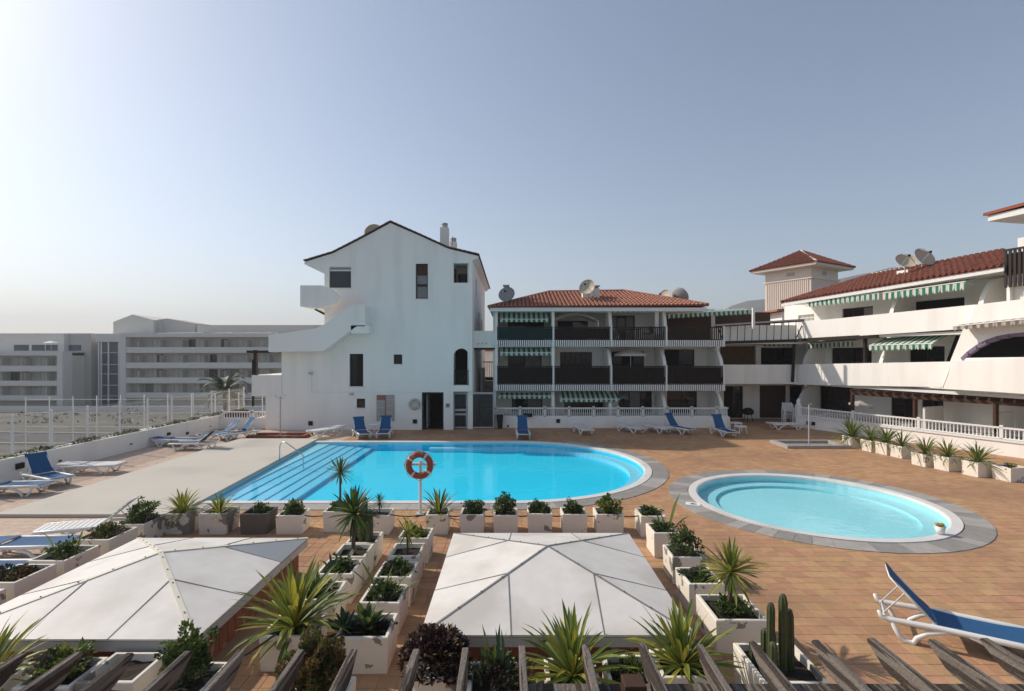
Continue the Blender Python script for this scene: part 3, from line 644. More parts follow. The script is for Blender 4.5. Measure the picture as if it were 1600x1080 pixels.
a, b = P(738.5,543.5,30.2), P(777,517,30.2); k = MB(); k.box(a.x,b.x,30.2,30.35,a.z,b.z); k.build('parapet', M['wall'], br)
MB().box(a.x,b.x,30.352,32.2,a.z-.05,a.z+.15).build('walkway', M['dark'], br); MB().box(a.x,b.x,32.2,32.35,a.z,b.z).build('parapet', M['wall'], br)
MB().box(a.x,b.x,30.22,30.34,a.z-.12,a.z-.003).build('beam', M['wood'], br)
for i in range(3): q = P(748+i*6,537,30.2); MB().tube([(q.x,30.12,q.z),(q.x,30.198,q.z)], .04, 8).build('drain_spout', M['fascia'], br)
hb = thing('back_house', 'pale house end with small window seen through the passage', 'house', (-2.2, 47, 0))
k = MB(); a, b = P(735,672,47), P(774,549,47); k.plate([(a.x-1,0),(b.x+2,0),(b.x+2,b.z),(a.x-1,b.z)], [[(a.x+.55,5.0-.5),(a.x+1.0,4.5),(a.x+1.0,5.4),(a.x+.55,5.4)]], lambda x,z,d: V((x,47+d,z)), 0, .3); k.build('wall', M['wall'], hb)
MB().box(a.x+.5,a.x+1.05,47.2,47.25,4.4,5.5).build('window', M['glass'], hb)
MB().box(a.x-1.2,b.x+2.2,46.8,50,b.z,b.z+.2).build('roof', M['rooftile'], hb)
pr = thing('passage_stair', 'outside stair with dark railing rising behind the passage gate', 'staircase', (-1.8, 36, 0))
for i in range(12):
    MB().box(-2.0,-.9,34+.3*i,34+.3*(i+1)+.02,.0 if i<3 else .2*i-.35,.2*(i+1)).build('step', M['slab'], pr)
MB().box(-2.12,-2.0,34,37.7,0,3.4).build('side_wall', M['wall'], pr)
for i in range(16):
    x = -2.1+i*.13; MB().box(x,x+.03,38.2,38.23,2.6,3.75).build('rail_bar', M['wood'], pr)
k = MB(); k.box(-2.2,0.1,38.17,38.24,3.75,3.82); k.box(-2.2,.1,37.9,39.5,2.4,2.6); k.build('landing', M['wood'], pr)

# ------------------------------------------------------------ three-storey balcony block
YB = 30.0; YW = 32.3
def B(cx, cy, y=YB): return P(740+cx/3.81, 430+cy/3.81, y)
mB = lambda a,b,d: V((a, YW+d, b))
blk = thing('balcony_block', 'three-storey white balcony block with red tiled hip roof and dark slatted railings', 'apartment block', (5.5, YB+1, 0))
bx = [B(c,600).x for c in (135,475,820,1148,1490)]
Z0, Z1, Z2, ZE = .62, 2.62, 5.12, 7.05
# back wall with openings: (bay, storey) -> left, right, sill, head in crop rows, on the recessed wall
def W(cx0,cx1,cy0,cy1): a, b = B(cx0,cy1,YW), B(cx1,cy0,YW); return (a.x,b.x,a.z,b.z)
ops = [(W(228,410,710,860),('glass','curtain'),1,0,'wood'),(W(540,800,700,860),('glass',),1,0,'wood'),(W(862,1062,690,860),('glass','curtain','glass'),2,0,'wood'),(W(1152,1330,682,860),('glass',),1,0,'wood'),
       (W(205,405,470,640),('glass','curtain'),1,0,'wood'),(W(515,705,458,640),('glass',),2,5,'brownwood'),(W(822,1015,455,640),('glass','dark'),2,0,'wood'),(W(1135,1315,442,640),('dark','glass'),1,0,'brownwood'),
       (W(205,420,275,400),('glass','dark'),1,0,'wood'),(W(500,680,272,400),('dark','glass'),1,0,'brownwood'),(W(805,960,240,400),('curtain','glass','curtain'),2,0,'brownwood'),(W(1112,1255,255,400),('glass','dark'),2,0,'brownwood')]
hl = [[(a,c),(b,c),(b,e),(a,e)] for (a,b,c,e),*_ in ops]
k = MB(); k.plate([(bx[0]-.2,0),(bx[4]+.4,0),(bx[4]+.4,ZE+.2),(bx[0]-.2,ZE+.2)], hl, mB, 0, .25); k.build('recessed_wall', M['wall'], blk)
for (a,b,c,e),pane,mu,rows,fr in ops: window(blk, mB, a+.003,b-.003,c+.003,e-.003,.08,pane=pane,mull=mu,rows=rows,frame=fr)
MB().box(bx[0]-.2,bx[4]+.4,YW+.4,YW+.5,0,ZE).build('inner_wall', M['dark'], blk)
for z in (2.2, 4.8):
    k = MB(); k.box(bx[0]-.15,bx[4]+.1,YB+.06,YW-.003,z,z+.36); k.build('floor_slab', M['trim'], blk)
k = MB(); k.box(bx[0]-.2,bx[0]-.02,YB+.35,YW+6,0,ZE); k.build('end_wall', M['wall'], blk)
k = MB(); k.box(bx[4]+.12,bx[4]+.3,YB+1.4,YW+6,0,ZE-1.8); k.build('end_wall', M['wall'], blk)
# curved fins between the bays
def fin(x, z0, z1, full=False):
    n = 10; pr = [(YW-.002, z0), (YB+.14, z0)]
    for i in range(1, n+1):
        t = i/n; pr.append((YB+.14+(1.55 if not full else .5)*(1-math.cos(t*math.pi/2)) , z0+(z1-z0)*math.sin(t*math.pi/2)*1.0))
    pr += [(YW-.002, z1)]
    k = MB(); k.prism(pr, lambda a,b,d: V((x+d, a, b)), -.09, .09); return k.build('bay_fin', M['wall'], blk)
for i, x in enumerate(bx):
    if i == 0: continue
    fin(x, Z1+.38, 4.79, i < 2)
    fin(x, Z0, 2.19, i < 2)
    if i < 4: fin(x, Z2+.05, ZE-.05, True)
for z0,z1 in ((2.57,4.79),(5.17,ZE)):
    for x in bx[:2]: MB().box(x-.08,x+.08,YB+.1,YB+.3,z0,z1).build('pillar', M['wall'], blk)
# railings: dark slats hanging over the pale slab edge, dark screens behind
sl = MB(); sl.box(-.03,.03,-.02,.02,-1.02,0); slat_lo = sl.mesh('slat', M['wood'])
sl = MB(); sl.box(-.03,.03,-.02,.02,-.72,0); slat_hi = sl.mesh('slat', M['wood'])
vl = MB(); vl.box(-.036,.036,-.02,.02,-.37,0); vsl = vl.mesh('valance_slat', M['trim'])
for zt, me, hgt in ((3.6,slat_lo,1.42),(5.92,slat_hi,1.1)):
    k = MB(); k.box(bx[0],bx[4],YB+.0,YB+.07,zt,zt+.06); k.box(bx[0],bx[4],YB+.03,YB+.07,zt-hgt+.36,zt-hgt+.42); k.build('hand_rail', M['wood'], blk)
    xx = bx[0]+.06
    while xx < bx[4]:
        o = obj('slat', me, blk); o.location = V((xx,YB,zt))-V(blk.location)
        o = obj('valance_slat', vsl, blk); o.location = V((xx,YB,zt-hgt+.37))-V(blk.location); xx += .125
    MB().box(bx[0],bx[4],YB+.035,YB+.055,zt-hgt+.02,zt-hgt+.35).build('valance_gap_shade', M['wood'], blk)  # dark strip added behind the slats; its colour stands for shade in the gaps
    for i in range(4):
        if zt > 5 and i >= 2: continue
        m_ = 'green_screen' if (zt > 5 and i == 0) else 'dark'
        MB().box(bx[i]+.1,bx[i+1]-.1,YB+(.075 if not (zt>5 and i==0) else -.035),YB+(.085 if not (zt>5 and i==0) else -.022),zt-hgt+.44,zt-.03).build('privacy_screen', M[m_], blk)
    for x in bx: MB().box(x-.05,x+.05,YB-.03,YB+.1,zt-hgt,zt+.1).build('rail_post', M['trim'], blk)
# roof
ez = 7.12; eL, eR = V((-1.36,29.5,ez)), V((11.45,29.5,ez+.12)); rL, rR = V((2.5,34,8.55)), V((7.55,34,8.62)); bL, bR = V((-1.36,38.5,ez)), V((11.45,38.5,ez+.12))
tile_roof(blk, eL, eR, rL, rR); tile_roof(blk, bL, eL, rL, rL); tile_roof(blk, eR, bR, rR, rR); tile_roof(blk, bR, bL, rR, rL)
ridge_cap(blk, [rL,rR]); ridge_cap(blk, [eL,rL]); ridge_cap(blk, [eR,rR])
k = MB(); k.box(-1.3,11.4,29.56,29.75,ez-.25,ez-.04); k.box(-1.3,-1.1,29.76,38.4,ez-.25,ez-.04); k.box(11.2,11.4,29.76,38.4,ez-.2,ez); k.build('fascia', M['trim'], blk)
k = MB(); k.box(-1.1,11.2,29.76,38.3,ez-.22,ez-.16); k.build('eave_soffit', M['wall'], blk)
for (c0,c1,t,b_,y) in ((650,705,70,150,31.5),(712,750,78,150,31.6),(178,208,75,180,31.0)):
    a, b = B(c0,b_,y), B(c1,t,y); k = MB(); k.box(a.x,b.x,y,y+.55,a.z-.35,b.z); ch = k.build('chimney', M['wall'], blk)
    k = MB(); k.box((a.x+b.x)/2-.12,(a.x+b.x)/2+.12,y+.1,y+.4,b.z,b.z+.12); k.box(a.x-.03,b.x+.03,y-.03,y+.58,b.z+.12,b.z+.18); k.build('chimney_cap', M['fascia'], ch)
dish('grey dish in front of the chimney at the roof corner near the gabled house', B(200,150,30.8)-V((0,0,.45)), .5, R(-15), R(25), 'dishgrey')
dish('round pale dish beside the twin white chimneys on the red hip roof', B(680,120,31.2)-V((0,0,.3)), .5, R(-30), R(20), 'dish')
dish('cream dish catching the sun on the far end of the red hip roof', B(1140,150,33)-V((0,0,.6)), .52, R(-60), R(25), 'dish')
dish('dark grey dish seen from behind at the end of the red hip roof', B(1222,160,32.6)-V((0,0,.5)), .58, R(130), R(25), 'dishgrey')
an = thing('roof_antenna', 'thin mast antenna beside the corner chimney of the red hip roof', 'antenna', B(211,170,31.6)-V((0,0,.3)))
MB().tube([(0,0,0),(0,0,1.5)], .02, 5).build('mast', M['greymetal'], an, world=False)
k = MB(); k.tube([(-.15,0,1.3),(.15,0,1.3)], .01, 4); k.tube([(-.1,0,1.1),(.1,0,1.1)], .01, 4); k.build('rods', M['greymetal'], an, world=False)
# awnings, canopy, parasol on the balconies
gA = 'green striped awnings of the balcony block'
for lab, c0, c1, top_, bot, out in (('green and white awning over the top corner balcony with green screen', 160,440,222,262,.7), ('green and white awning over the first-floor corner balcony below the green screen', 160,460,432,462,.7), ('thin striped awning edge over the ground-floor corner terrace', 148,480,700,712,.5), ('open green striped awning over the ground-floor terrace below the twin pillars', 505,850,690,738,1.0)):
    a = B(c0,top_,YB+.9 if out < .9 else YB+1.2); b = B(c1,top_,YB+.9 if out < .9 else YB+1.2); e = B(c0,bot,YB+.2)
    awning('awning', lab, a, b, max(.15,a.z-e.z), (0,-out,0), .2, 'awning', gA)
a = B(800,200,YB+.5); b = B(1080,196,YB+.5); awning('awning', 'rolled striped awning under the red roof eave above pale curtains', a, b, .12, (0,-.35,0), .14, 'awning', gA)
gz_ = thing('balcony_gazebo', 'arched cream fabric canopy on the top-floor balcony', 'canopy', B(610,390,YB+1))
k = MB(); x0, x1 = B(470,230).x, B(750,230).x; n = 14
for j, (yy, dz) in enumerate(((YB+.15,-.28),(YB+1.0,0),(YB+1.9,-.2))):
    for i in range(n+1):
        t = i/n; k.v.append((x0+(x1-x0)*t, yy, 6.55+dz+.42*math.sin(math.pi*t)))
for j in range(2):
    for i in range(n): k.f.append((j*(n+1)+i,j*(n+1)+i+1,(j+1)*(n+1)+i+1,(j+1)*(n+1)+i))
k.build('fabric', M['canvas'], gz_)
for x in (x0+.05,x1-.05):
    for yy in (YB+.2,YB+1.9): MB().tube([(x,yy,5.17),(x,yy,6.36)], .025, 6).build('pole', M['trim'], gz_)
def parasol(label, loc, r, h, m='canvas', group=None, tilt=0):
    t = thing('parasol', label, 'parasol', loc, 0, group); n = 8; rot = Matrix.Rotation(tilt, 3, 'Y')
    k = MB(); c = V((0,0,h)); top_ = c+V((0,0,r*.38)); ring = [c+rot@V((r*math.cos(2*math.pi*i/n),r*math.sin(2*math.pi*i/n),0)) for i in range(n)]
    k.add([top_]+ring, [(0,1+i,1+(i+1)%n) for i in range(n)]); k.build('canopy', M[m], t, world=False)
    k = MB(); k.add(ring+[p-V((0,0,.12)) for p in ring], [(i,(i+1)%n,n+(i+1)%n,n+i) for i in range(n)]); k.build('valance', M[m], t, world=False)
    MB().tube([(0,0,0),top_], .02, 6).build('pole', M['trim'], t, world=False)
    k = MB()
    for p in ring: k.tube([top_-V((0,0,.03)),p-V((0,0,.01))], .01, 4)
    k.build('ribs', M['trim'], t, world=False); MB().lathe([(.01,0),(.22,0),(.22,.06),(.04,.09),(.03,.2)], 16).build('base', M['greymetal'], t, world=False)
    return t
a = B(935,470,YB+1.2); parasol('white parasol opened on the first-floor balcony', (a.x, YB+1.2, 2.57), 1.0, a.z-2.57)
# terrace wall and balustrade in front of the ground floor
tw = thing('terrace_wall', 'white terrace wall with balustrade below the balcony block', 'wall', ((bx[0]+bx[4])/2, YB, 0))
k = MB(); xe = B(1510,880,31.2).x; k.box(B(125,900).x,bx[4]+.25,YB-.25,YB-.05,0,.66); k.box(bx[4]+.05,bx[4]+.25,YB-.048,YW+2,0,.66); k.build('wall', M['wall'], tw)
balustrade(tw, [(bx[0]-.1,YB-.15),(bx[4]+.15,YB-.15),(bx[4]+.15,YW-.1)], .7, 1.14, .12)
k = MB(); k.box(bx[0]-.2,bx[4]+.04,YB-.048,YW-.005,.5,.6); k.build('terrace_floor', M['slab'], tw)
for cx,cy,s_ in ((205,898,5),(503,868,11)):
    a, b = B(cx-s_,cy+s_,YB-.25), B(cx+s_,cy-s_,YB-.25); MB().box(a.x,b.x,YB-.3,YB-.252,a.z,b.z).build('wall_vent', M['black'], tw)
a = B(322,830,YB-.3); wl = thing('wall_spotlight', 'black floodlight box on the terrace wall rail above a blue lounger', 'floodlight', (a.x,YB-.4,a.z-.12))
k = MB(); k.box(-.26,.26,-.12,.08,0,.2); k.build('housing', M['black'], wl, world=False); MB().box(-.03,.03,.08,.2,.05,.12).build('bracket', M['black'], wl, world=False)
a = G(781.5,668); bn = thing('litter_bin', 'dark slim litter bin against the terrace wall end by the passage gate', 'bin', (a.x, YB-.55, .02))
k = MB(); k.hexa([(-.13,-.12,0),(.13,-.12,0),(.13,.12,0),(-.13,.12,0),(-.2,-.17,.85),(.2,-.17,.85),(.2,.17,.85),(-.2,.17,.85)]); k.build('body', M['black'], bn, world=False)
MB().box(-.22,.22,-.19,.19,.85,.9).build('rim', M['greymetal'], bn, world=False)
# roof terrace at the right end: flat striped awning on white posts
a, b = P(1028,486,30.6), P(1176,482,30.6)
awning('awning', 'long flat green striped awning on the top terrace beside the hip roof', P(1027,489,31.9), P(1158,482,32.3), .16, (.35,-1.0,0), .3, 'awning', gA)
for px,t,bm_,w_ in ((1026.5,487,509,3),(1178,481,500,1.6)):
    q0, q1 = P(px-w_,bm_+14,30.5), P(px+w_,t,30.5); MB().box(q0.x,q1.x,30.5,30.65,q0.z,q1.z).build('terrace_post', M['trim'], blk)
rt = MB(); rt.box(bx[3]+.3,bx[4]+.1,YW-.12,YW-.02,5.17,6.85); rt.build('timber_screen', M['brownwood'], blk)
rt = MB(); q0, q1 = P(1030,512,33.4), P(1180,488,33.4); rt.box(q0.x,q1.x+1,33.4,33.6,5.17,q1.z); rt.build('terrace_back_wall', M['brownwood'], blk)
MB().box(bx[4]+.31,18.2,31.6,36,5.0,5.16).build('terrace_slab', M['trim'], blk)
# ------------------------------------------------------------ long white wing on the right
K = V((18.0, 32.0, 0)); u = V((2.6, -9.0, 0)).normalized(); nn = V((-u.y, u.x, 0))   # nn points away from the pool
def mC(s, z, o): p = K+u*s+nn*o; return V((p.x, p.y, z))
def C(px, py, o=0.):
    k = (px-800)/F; s = (k*(K.y+nn.y*o)-K.x-nn.x*o)/(u.x-k*u.y); y = K.y+u.y*s+nn.y*o
    return (s, H+(HY-py)*y/F)
wing = thing('terrace_wing', 'long white two-tier terrace wing with solid parapets, awnings and red tiled roof', 'apartment block', (21, 27, 0))
def polyC(pts, o0, o1): return MB().prism([C(x,y,o0) for x,y in pts], mC, o0, o1)
# parapets (solid white), chamfered step to the nearer half
polyC([(1243,569.5),(1488,565),(1473,605),(1243,601)], 0, .16).build('parapet', M['wall'], wing)
polyC([(1490,564.5),(1680,556),(1680,622),(1474,605.5)], -.4, -.2).build('parapet', M['wall'], wing)
polyC([(1246,504),(1523,476),(1509,514),(1246,531)], 0, .16).build('parapet', M['wall'], wing)
polyC([(1525,476),(1680,458),(1680,500),(1508,513)], -.4, -.2).build('parapet', M['wall'], wing)
for (a,b,c,e) in (((1488,565.5),(1479,603),(1491,564.5),(1475.5,605)),((1522,476.5),(1512,512),(1526,476),(1509,513))):
    k = MB(); k.add([mC(*C(*a,0),0),mC(*C(*b,0),0),mC(*C(*e,-.4),-.4),mC(*C(*c,-.4),-.4)], [(0,1,2,3)]); k.build('parapet_return', M['wall'], wing)
# frontal stretch joining the balcony block
yF = 32.0
k = MB(); a, b = P(1128,600,yF), P(1244,570,yF); k.box(a.x,K.x,yF,yF+.16,a.z,b.z); k.build('parapet', M['wall'], wing)
k = MB(); a, b = P(1112,531,yF), P(1254,502,yF); k.box(a.x,K.x+.02,yF,yF+.16,a.z-.1,b.z-.25); k.build('parapet', M['wall'], wing)
for z in (2.5, 5.1):
    k = MB(); k.prism([(13.3,yF+.163),(K.x,yF+.163),(25.2,32.3),(25.2,37),(13.3,37)], flat, z-.04, z+.1); k.build('floor_slab', M['trim'], wing)
    s1 = C(1480,600)[0]; k = MB(); k.prism([(0.05,.163),(s1+9,.163),(s1+9,7),(.05,7)], lambda s,o,z: mC(s,z,o), z-.035+(.2 if z > 4 else 0), z+.105+(.2 if z > 4 else 0)); k.build('floor_slab', M['trim'], wing)
# recessed walls of the first floor, openings by picture place
OW = 2.0
def rectC(x0,y0,x1,y1,o): a, b = C(x0,y1,o), C(x1,y0,o); return (a[0],b[0],a[1],b[1])
def wallC(z0, z1, s0, s1, rects, o, name='recessed_wall'):
    MB().plate([(s0,z0),(s1,z0),(s1,z1),(s0,z1)], [[(a,c),(b,c),(b,e),(a,e)] for a,b,c,e in rects], lambda s,z,d: mC(s,z,o+d), 0, .25).build(name, M['wall'], wing)
def winsC(rects, o, specs):
    for (a,b,c,e),(pane,mu,rows,fr) in zip(rects, specs): window(wing, lambda s,z,d: mC(s,z,o+d), a+.003,b-.003,c+.003,e-.003,.08,pane=pane,mull=mu,rows=rows,frame=fr)
sE = 13.5
r1 = [rectC(1299,541,1362,572,OW), rectC(1421,541,1476,572,OW)]
r1 = [(a,b,2.65,4.75) for a,b,c,e in r1]
wallC(2.6, 5.25, -1.5, sE, r1, OW); winsC(r1, OW, [(('glass',),3,5,'brownwood'),(('dark','glass'),1,0,'brownwood')])
r2 = [rectC(1247,483,1272,498,OW), rectC(1316,471,1364,500,OW), rectC(1425,458,1507,500,OW), rectC(1533,449,1558,498,OW)]
r2 = [(r2[0][0],r2[0][1],6.35,7.0)]+[(a,b,5.45,7.15) for a,b,c,e in r2[1:]]
wallC(5.41, 7.9, -3.0, sE+2, r2, OW); winsC(r2, OW, [(('curtain',),3,3,'trim'),(('glass','dark','curtain'),2,0,'brownwood'),(('dark',),0,0,'wood'),(('glass',),0,0,'brownwood')])
MB().prism([(-3,5.2),(sE+2,5.2),(sE+2,7.8),(-3,7.8)], mC, OW+.4, OW+.5).build('inner_wall', M['dark'], wing)
# frontal recessed walls
mF = lambda a,b,d: V((a, 34.2+d, b))
def xF(px): return P(px,560,34.2).x
rF = [(xF(1187),xF(1240),2.65,4.8)]
MB().plate([(13.2,2.6),(K.x+2,2.6),(K.x+2,5.06),(13.2,5.06)], [[(a,c),(b,c),(b,e),(a,e)] for a,b,c,e in rF], mF, 0, .2).build('recessed_wall', M['wall'], wing)
window(wing, mF, *rF[0], .08, pane=('dark','glass'), mull=1, frame='wood')
MB().box(xF(1130),xF(1178),34.1,34.195,2.62,4.9).build('wood_screen', mat('ochre_panel',(.13,.085,.045),.8,.15,3), wing)
MB().box(xF(1178),xF(1185.5),33.9,34.195,2.62,5.05).build('pillar', M['wall'], wing)
# ground floor of the frontal stretch
rg = [(xF(1131),xF(1161),.05,2.2),(xF(1187),xF(1228),.05,2.25),(xF(1234),xF(1258),.05,2.25)]
MB().plate([(13.2,0),(K.x+1.6,0),(K.x+1.6,2.46),(13.2,2.46)], [[(a,c),(b,c),(b,e),(a,e)] for a,b,c,e in rg], mF, 0, .2).build('recessed_wall', M['wall'], wing)
window(wing, mF, *rg[0], .08, pane=('dark','glass'), mull=1, frame='wood', name='door')
MB().box(rg[1][0],rg[1][1],34.28,34.33,.05,2.25).build('garage_door', M['rust'], wing)
for i in range(6): MB().box(rg[1][0]+.02,rg[1][1]-.02,34.25,34.278,.12+i*.35,.42+i*.35).build('door_panel', M['rust'], wing)
window(wing, mF, *rg[2], .08, pane='dark', mull=0, frame='wood', name='door')
MB().box(13.2,K.x+2,34.6,34.7,0,5).build('inner_wall', M['dark'], wing)
# ground floor of the long stretch
OG = 2.3; r0 = [rectC(1281,612,1333,660,OG), rectC(1392,612,1432,660,OG), rectC(1440,612,1474,660,OG)]
r0 = [(a,b,.65,2.3) for a,b,c,e in r0]
wallC(0, 2.47, -.6, sE, r0, OG); winsC(r0, OG, [(('glass',),3,4,'brownwood'),(('glass','dark'),1,0,'brownwood'),(('dark','glass'),1,0,'brownwood')])
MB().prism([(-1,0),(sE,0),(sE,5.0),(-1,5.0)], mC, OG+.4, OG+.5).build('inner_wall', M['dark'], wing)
# curved fins on the long front
def finC(s, z0, z1, fl, o0=.17):
    pr = [(OW-.003,z0),(o0,z0)]+[(o0+fl*(1-math.cos(t*math.pi/2)), z0+(z1-z0)*math.sin(t*math.pi/2)) for t in [i/10 for i in range(1,11)]]+[(OW-.003,z1)]
    MB().prism(pr, lambda o,z,d: mC(s+d,z,o), -.1, .1).build('bay_fin', M['wall'], wing)
for px,(z0,z1) in ((1255,(2.61,5.05)),(1374,(2.61,5.05)),(1391,(5.21,7.8)),(1530,(5.21,7.8)),(1246,(.05,2.45))): finC(C(px,560,.3)[0], z0, z1, 1.4)
# plastered arch of the nearer half
ac = [(1501,559.5),(1512,549),(1525,539.5),(1540,531.5),(1557,525.5),(1575,522),(1600,519.5),(1672,516),(1672,557)]
cc = lambda pts, o: [C(x,y,o) for x,y in pts]
MB().plate(cc([(1484,566),(1506,511),(1680,500),(1680,558)],-.15), [cc(ac,-.15)], lambda s,z,d: mC(s,z,-.15+d), 0, .2).build('arched_wall', M['wall'], wing)
ab = MB(); arcp = ac[:7]
for (a,b),(c,e) in zip(arcp, arcp[1:]):
    p0, p1 = C(a,b,-.15), C(c,e,-.15); q0, q1 = C(a+3.5,b+4.5,-.15), C(c+1.5,e+6,-.15)
    ab.prism([p0,p1,q1,q0], lambda s,z,d: mC(s,z,-.15+d), -.02, .21)
ab.build('arch_border', M['purple'], wing)
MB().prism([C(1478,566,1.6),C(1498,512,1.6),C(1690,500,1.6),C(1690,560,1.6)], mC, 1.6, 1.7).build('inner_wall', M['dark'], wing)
# roof of the wing
ezC, rzC = 7.85, 9.3
sEv, sRd = C(1567,426,-.25)[0], C(1567,396,3.4)[0]
e0, e1 = mC(-1.0,7.75,-.25), mC(sEv,8.1,-.25); r0_, r1_ = mC(2.2,9.2,3.4), mC(sRd,9.35,3.4)
tile_roof(wing, e0, e1, r0_, r1_, m='rooftile_red', pitch=.26); ridge_cap(wing, [r0_,r1_], .1, 'ridge'); ridge_cap(wing, [e0,r0_], .1, 'rooftile_red')
bk = mC(-1.0,7.75,7); tile_roof(wing, bk, e0, r0_, r0_, m='rooftile_red')
k = MB(); k.prism([(-1.0,-.2),(sEv,-.2),(sEv,-.02),(-1.0,-.02)], lambda s,o,z: mC(s,z+.033*s,o), 7.5, 7.73); k.build('fascia', M['trim'], wing)
k = MB(); k.prism([(-.9,0),(sEv-.05,0),(sEv-.05,3),(-.9,3)], lambda s,o,z: mC(s,z+.033*s,o), 7.62, 7.66); k.build('eave_soffit', M['wall'], wing)
q = C(1414,430,1.9); k = MB(); k.prism([(q[0]-.3,1.7),(q[0]+.3,1.7),(q[0]+.3,2.2),(q[0]-.3,2.2)], lambda s,o,z: mC(s,z,o), 8.2, q[1]+.25); k.build('chimney', M['wall'], wing)
p = mC(C(1414,418,1.5)[0],8.75,1.5); dish('cream dish tilted up on the white roof block of the terrace wing', p-V((0,0,.25)), .5, R(-10), R(38), 'dish')
p = mC(C(1441,415,2.3)[0],8.75,2.3); dish('larger cream dish with long feed arm above the red roof slope', p-V((0,0,.1)), .55, R(8), R(30), 'dish')
# taller neighbour at the very end: eave, wall and dark slatted rail
tl = thing('corner_house', 'taller white house end with dark slatted balcony rail above the terrace wing', 'house', (22.5, 21.5, 0))
k = MB(); sa = sEv+.05; k.prism([(sa,.3),(sa+4,.3),(sa+4,5),(sa,5)], lambda s,o,z: mC(s,z,o), 5.25, 7.6); k.build('lower_wall', M['wall'], tl)
sw_ = C(1590,400,1.0)[0]; k = MB(); k.prism([(sw_,1.0),(sw_+4,1.0),(sw_+4,6),(sw_,6)], lambda s,o,z: mC(s,z,o), 7.6, C(1592,372,1.0)[1]); k.build('wall', M['wall'], tl)
se = C(1551,345,0.2)
k = MB(); k.prism([(se[0],-.1),(se[0]+6,-.1),(se[0]+6,7),(se[0],7)], lambda s,o,z: mC(s,z+.02*o,o), se[1]-.05, se[1]+.2); k.build('eave', M['trim'], tl)
k = MB(); k.prism([(se[0]-.12,-.2),(se[0]+6,-.2),(se[0]+6,3.4),(se[0]-.12,3.4)], lambda s,o,z: mC(s,z+.16*(o+.2)+.05*(s-se[0]),o), se[1]+.203, se[1]+.33); k.build('roof', M['rooftile_dark'], tl)
tl_s = C(1568,430,-.1)
for i in range(24):
    s = tl_s[0]+.03+i*.16; MB().prism([(s,tl_s[1]-.55),(s+.09,tl_s[1]-.55),(s+.09,tl_s[1]+1.0),(s,tl_s[1]+1.0)], mC, -.12, -.07).build('slat', M['wood'], tl)
MB().prism([(tl_s[0],tl_s[1]+1.0),(tl_s[0]+4,tl_s[1]+1.0),(tl_s[0]+4,tl_s[1]+1.08),(tl_s[0],tl_s[1]+1.08)], mC, -.14, -.05).build('hand_rail', M['wood'], tl)
MB().prism([(tl_s[0]+.02,tl_s[1]-.02),(tl_s[0]+4,tl_s[1]-.02),(tl_s[0]+4,tl_s[1]+.9),(tl_s[0]+.02,tl_s[1]+.9)], mC, .02, .04).build('privacy_screen', M['dark'], tl)
MB().prism([(tl_s[0],tl_s[1]-.4),(tl_s[0]+4,tl_s[1]-.4),(tl_s[0]+4,tl_s[1]-.1),(tl_s[0],tl_s[1]-.1)], mC, -.05, .98).build('floor_slab', M['trim'], tl)
MB().prism([(tl_s[0]+.02,5.25),(tl_s[0]+.14,5.25),(tl_s[0]+.14,tl_s[1]-.4),(tl_s[0]+.02,tl_s[1]-.4)], mC, .05,.28).build('pillar', M['wall'], tl)
# awnings of the wing
gC = 'green striped awnings of the terrace wing'
def awC(lab, x0, y0, x1, y1, drop, out, o, val=.22, m='awning'):
    a, b = C(x0,y0,o), C(x1,y1,o); awning('awning', lab, mC(a[0],a[1],o), mC(b[0],b[1],o), drop, nn*-out, val, m, gC)
awC('green striped awning valance over the barred window end of the upper terrace', 1274,467,1389,453,.18,.7,.6,.4)
awC('green striped awning valance over the wide dark opening of the upper terrace', 1395,453,1526,434,.2,.7,.6,.4)
awC('green striped awning above the french doors on the middle terrace', 1271,534,1345,529,.15,.6,1.4,.36)
awC('open slanted green striped awning on the middle terrace by the plastered arch', 1385,526,1487,521,.5,1.25,1.3,.3)
awC('faded grey striped awning above the mauve bordered arch', 1499,507,1680,488,.1,.4,-.42,.2,'awning_grey')
a, b = P(1185,534,33.6), P(1243,531,33.6); awning('awning', 'green striped awning edge beside the ochre screen under the pergola frame', a, b, .12, (0,-.4,0), .25, 'awning', gC)
# dark pergola frame across the corner terrace
pf = thing('pergola_frame', 'black metal awning frame with rods over the corner balcony', 'pergola', (16, 31.6, 2.6))
yP = 31.55
def pb(x0,y0,x1,y1,w_=.1,name='beam',m='wood',ya=yP,yb=yP): MB().bar(P(x0,y0,ya),P(x1,y1,yb),w_,w_).build(name, M[m], pf)
pb(1036,538,1250,532,.17); MB().bar(P(1244,532,yP), mC(*C(1374,525,.2),.2), .17, .2).build('beam', M['wood'], pf)
pb(1117,510,1256,501,.13); pb(1117,508.5,1256,499.5,.1,'panel_edge','fascia',yP-.05,yP-.05)
for x in (1128,1241): MB().bar((P(x,560,yP).x,yP+.2,2.6),P(x,536,yP+.2),.14).build('post', M['wood'], pf)
q = C(1352,525,.3); MB().bar(mC(q[0],2.7,.3),mC(q[0],q[1]+.25,.3),.14).build('post', M['wood'], pf)
for i in range(11):
    x = 1130+i*11.4; MB().bar(P(x,510-i*.8,yP),P(x-1,536-i*.4,yP),.03).build('rod', M['black'], pf)
for x0,x1 in ((1121,1131),(1253,1241)): MB().bar(P(x0,509,yP),P(x1,535,yP),.05).build('brace', M['black'], pf)
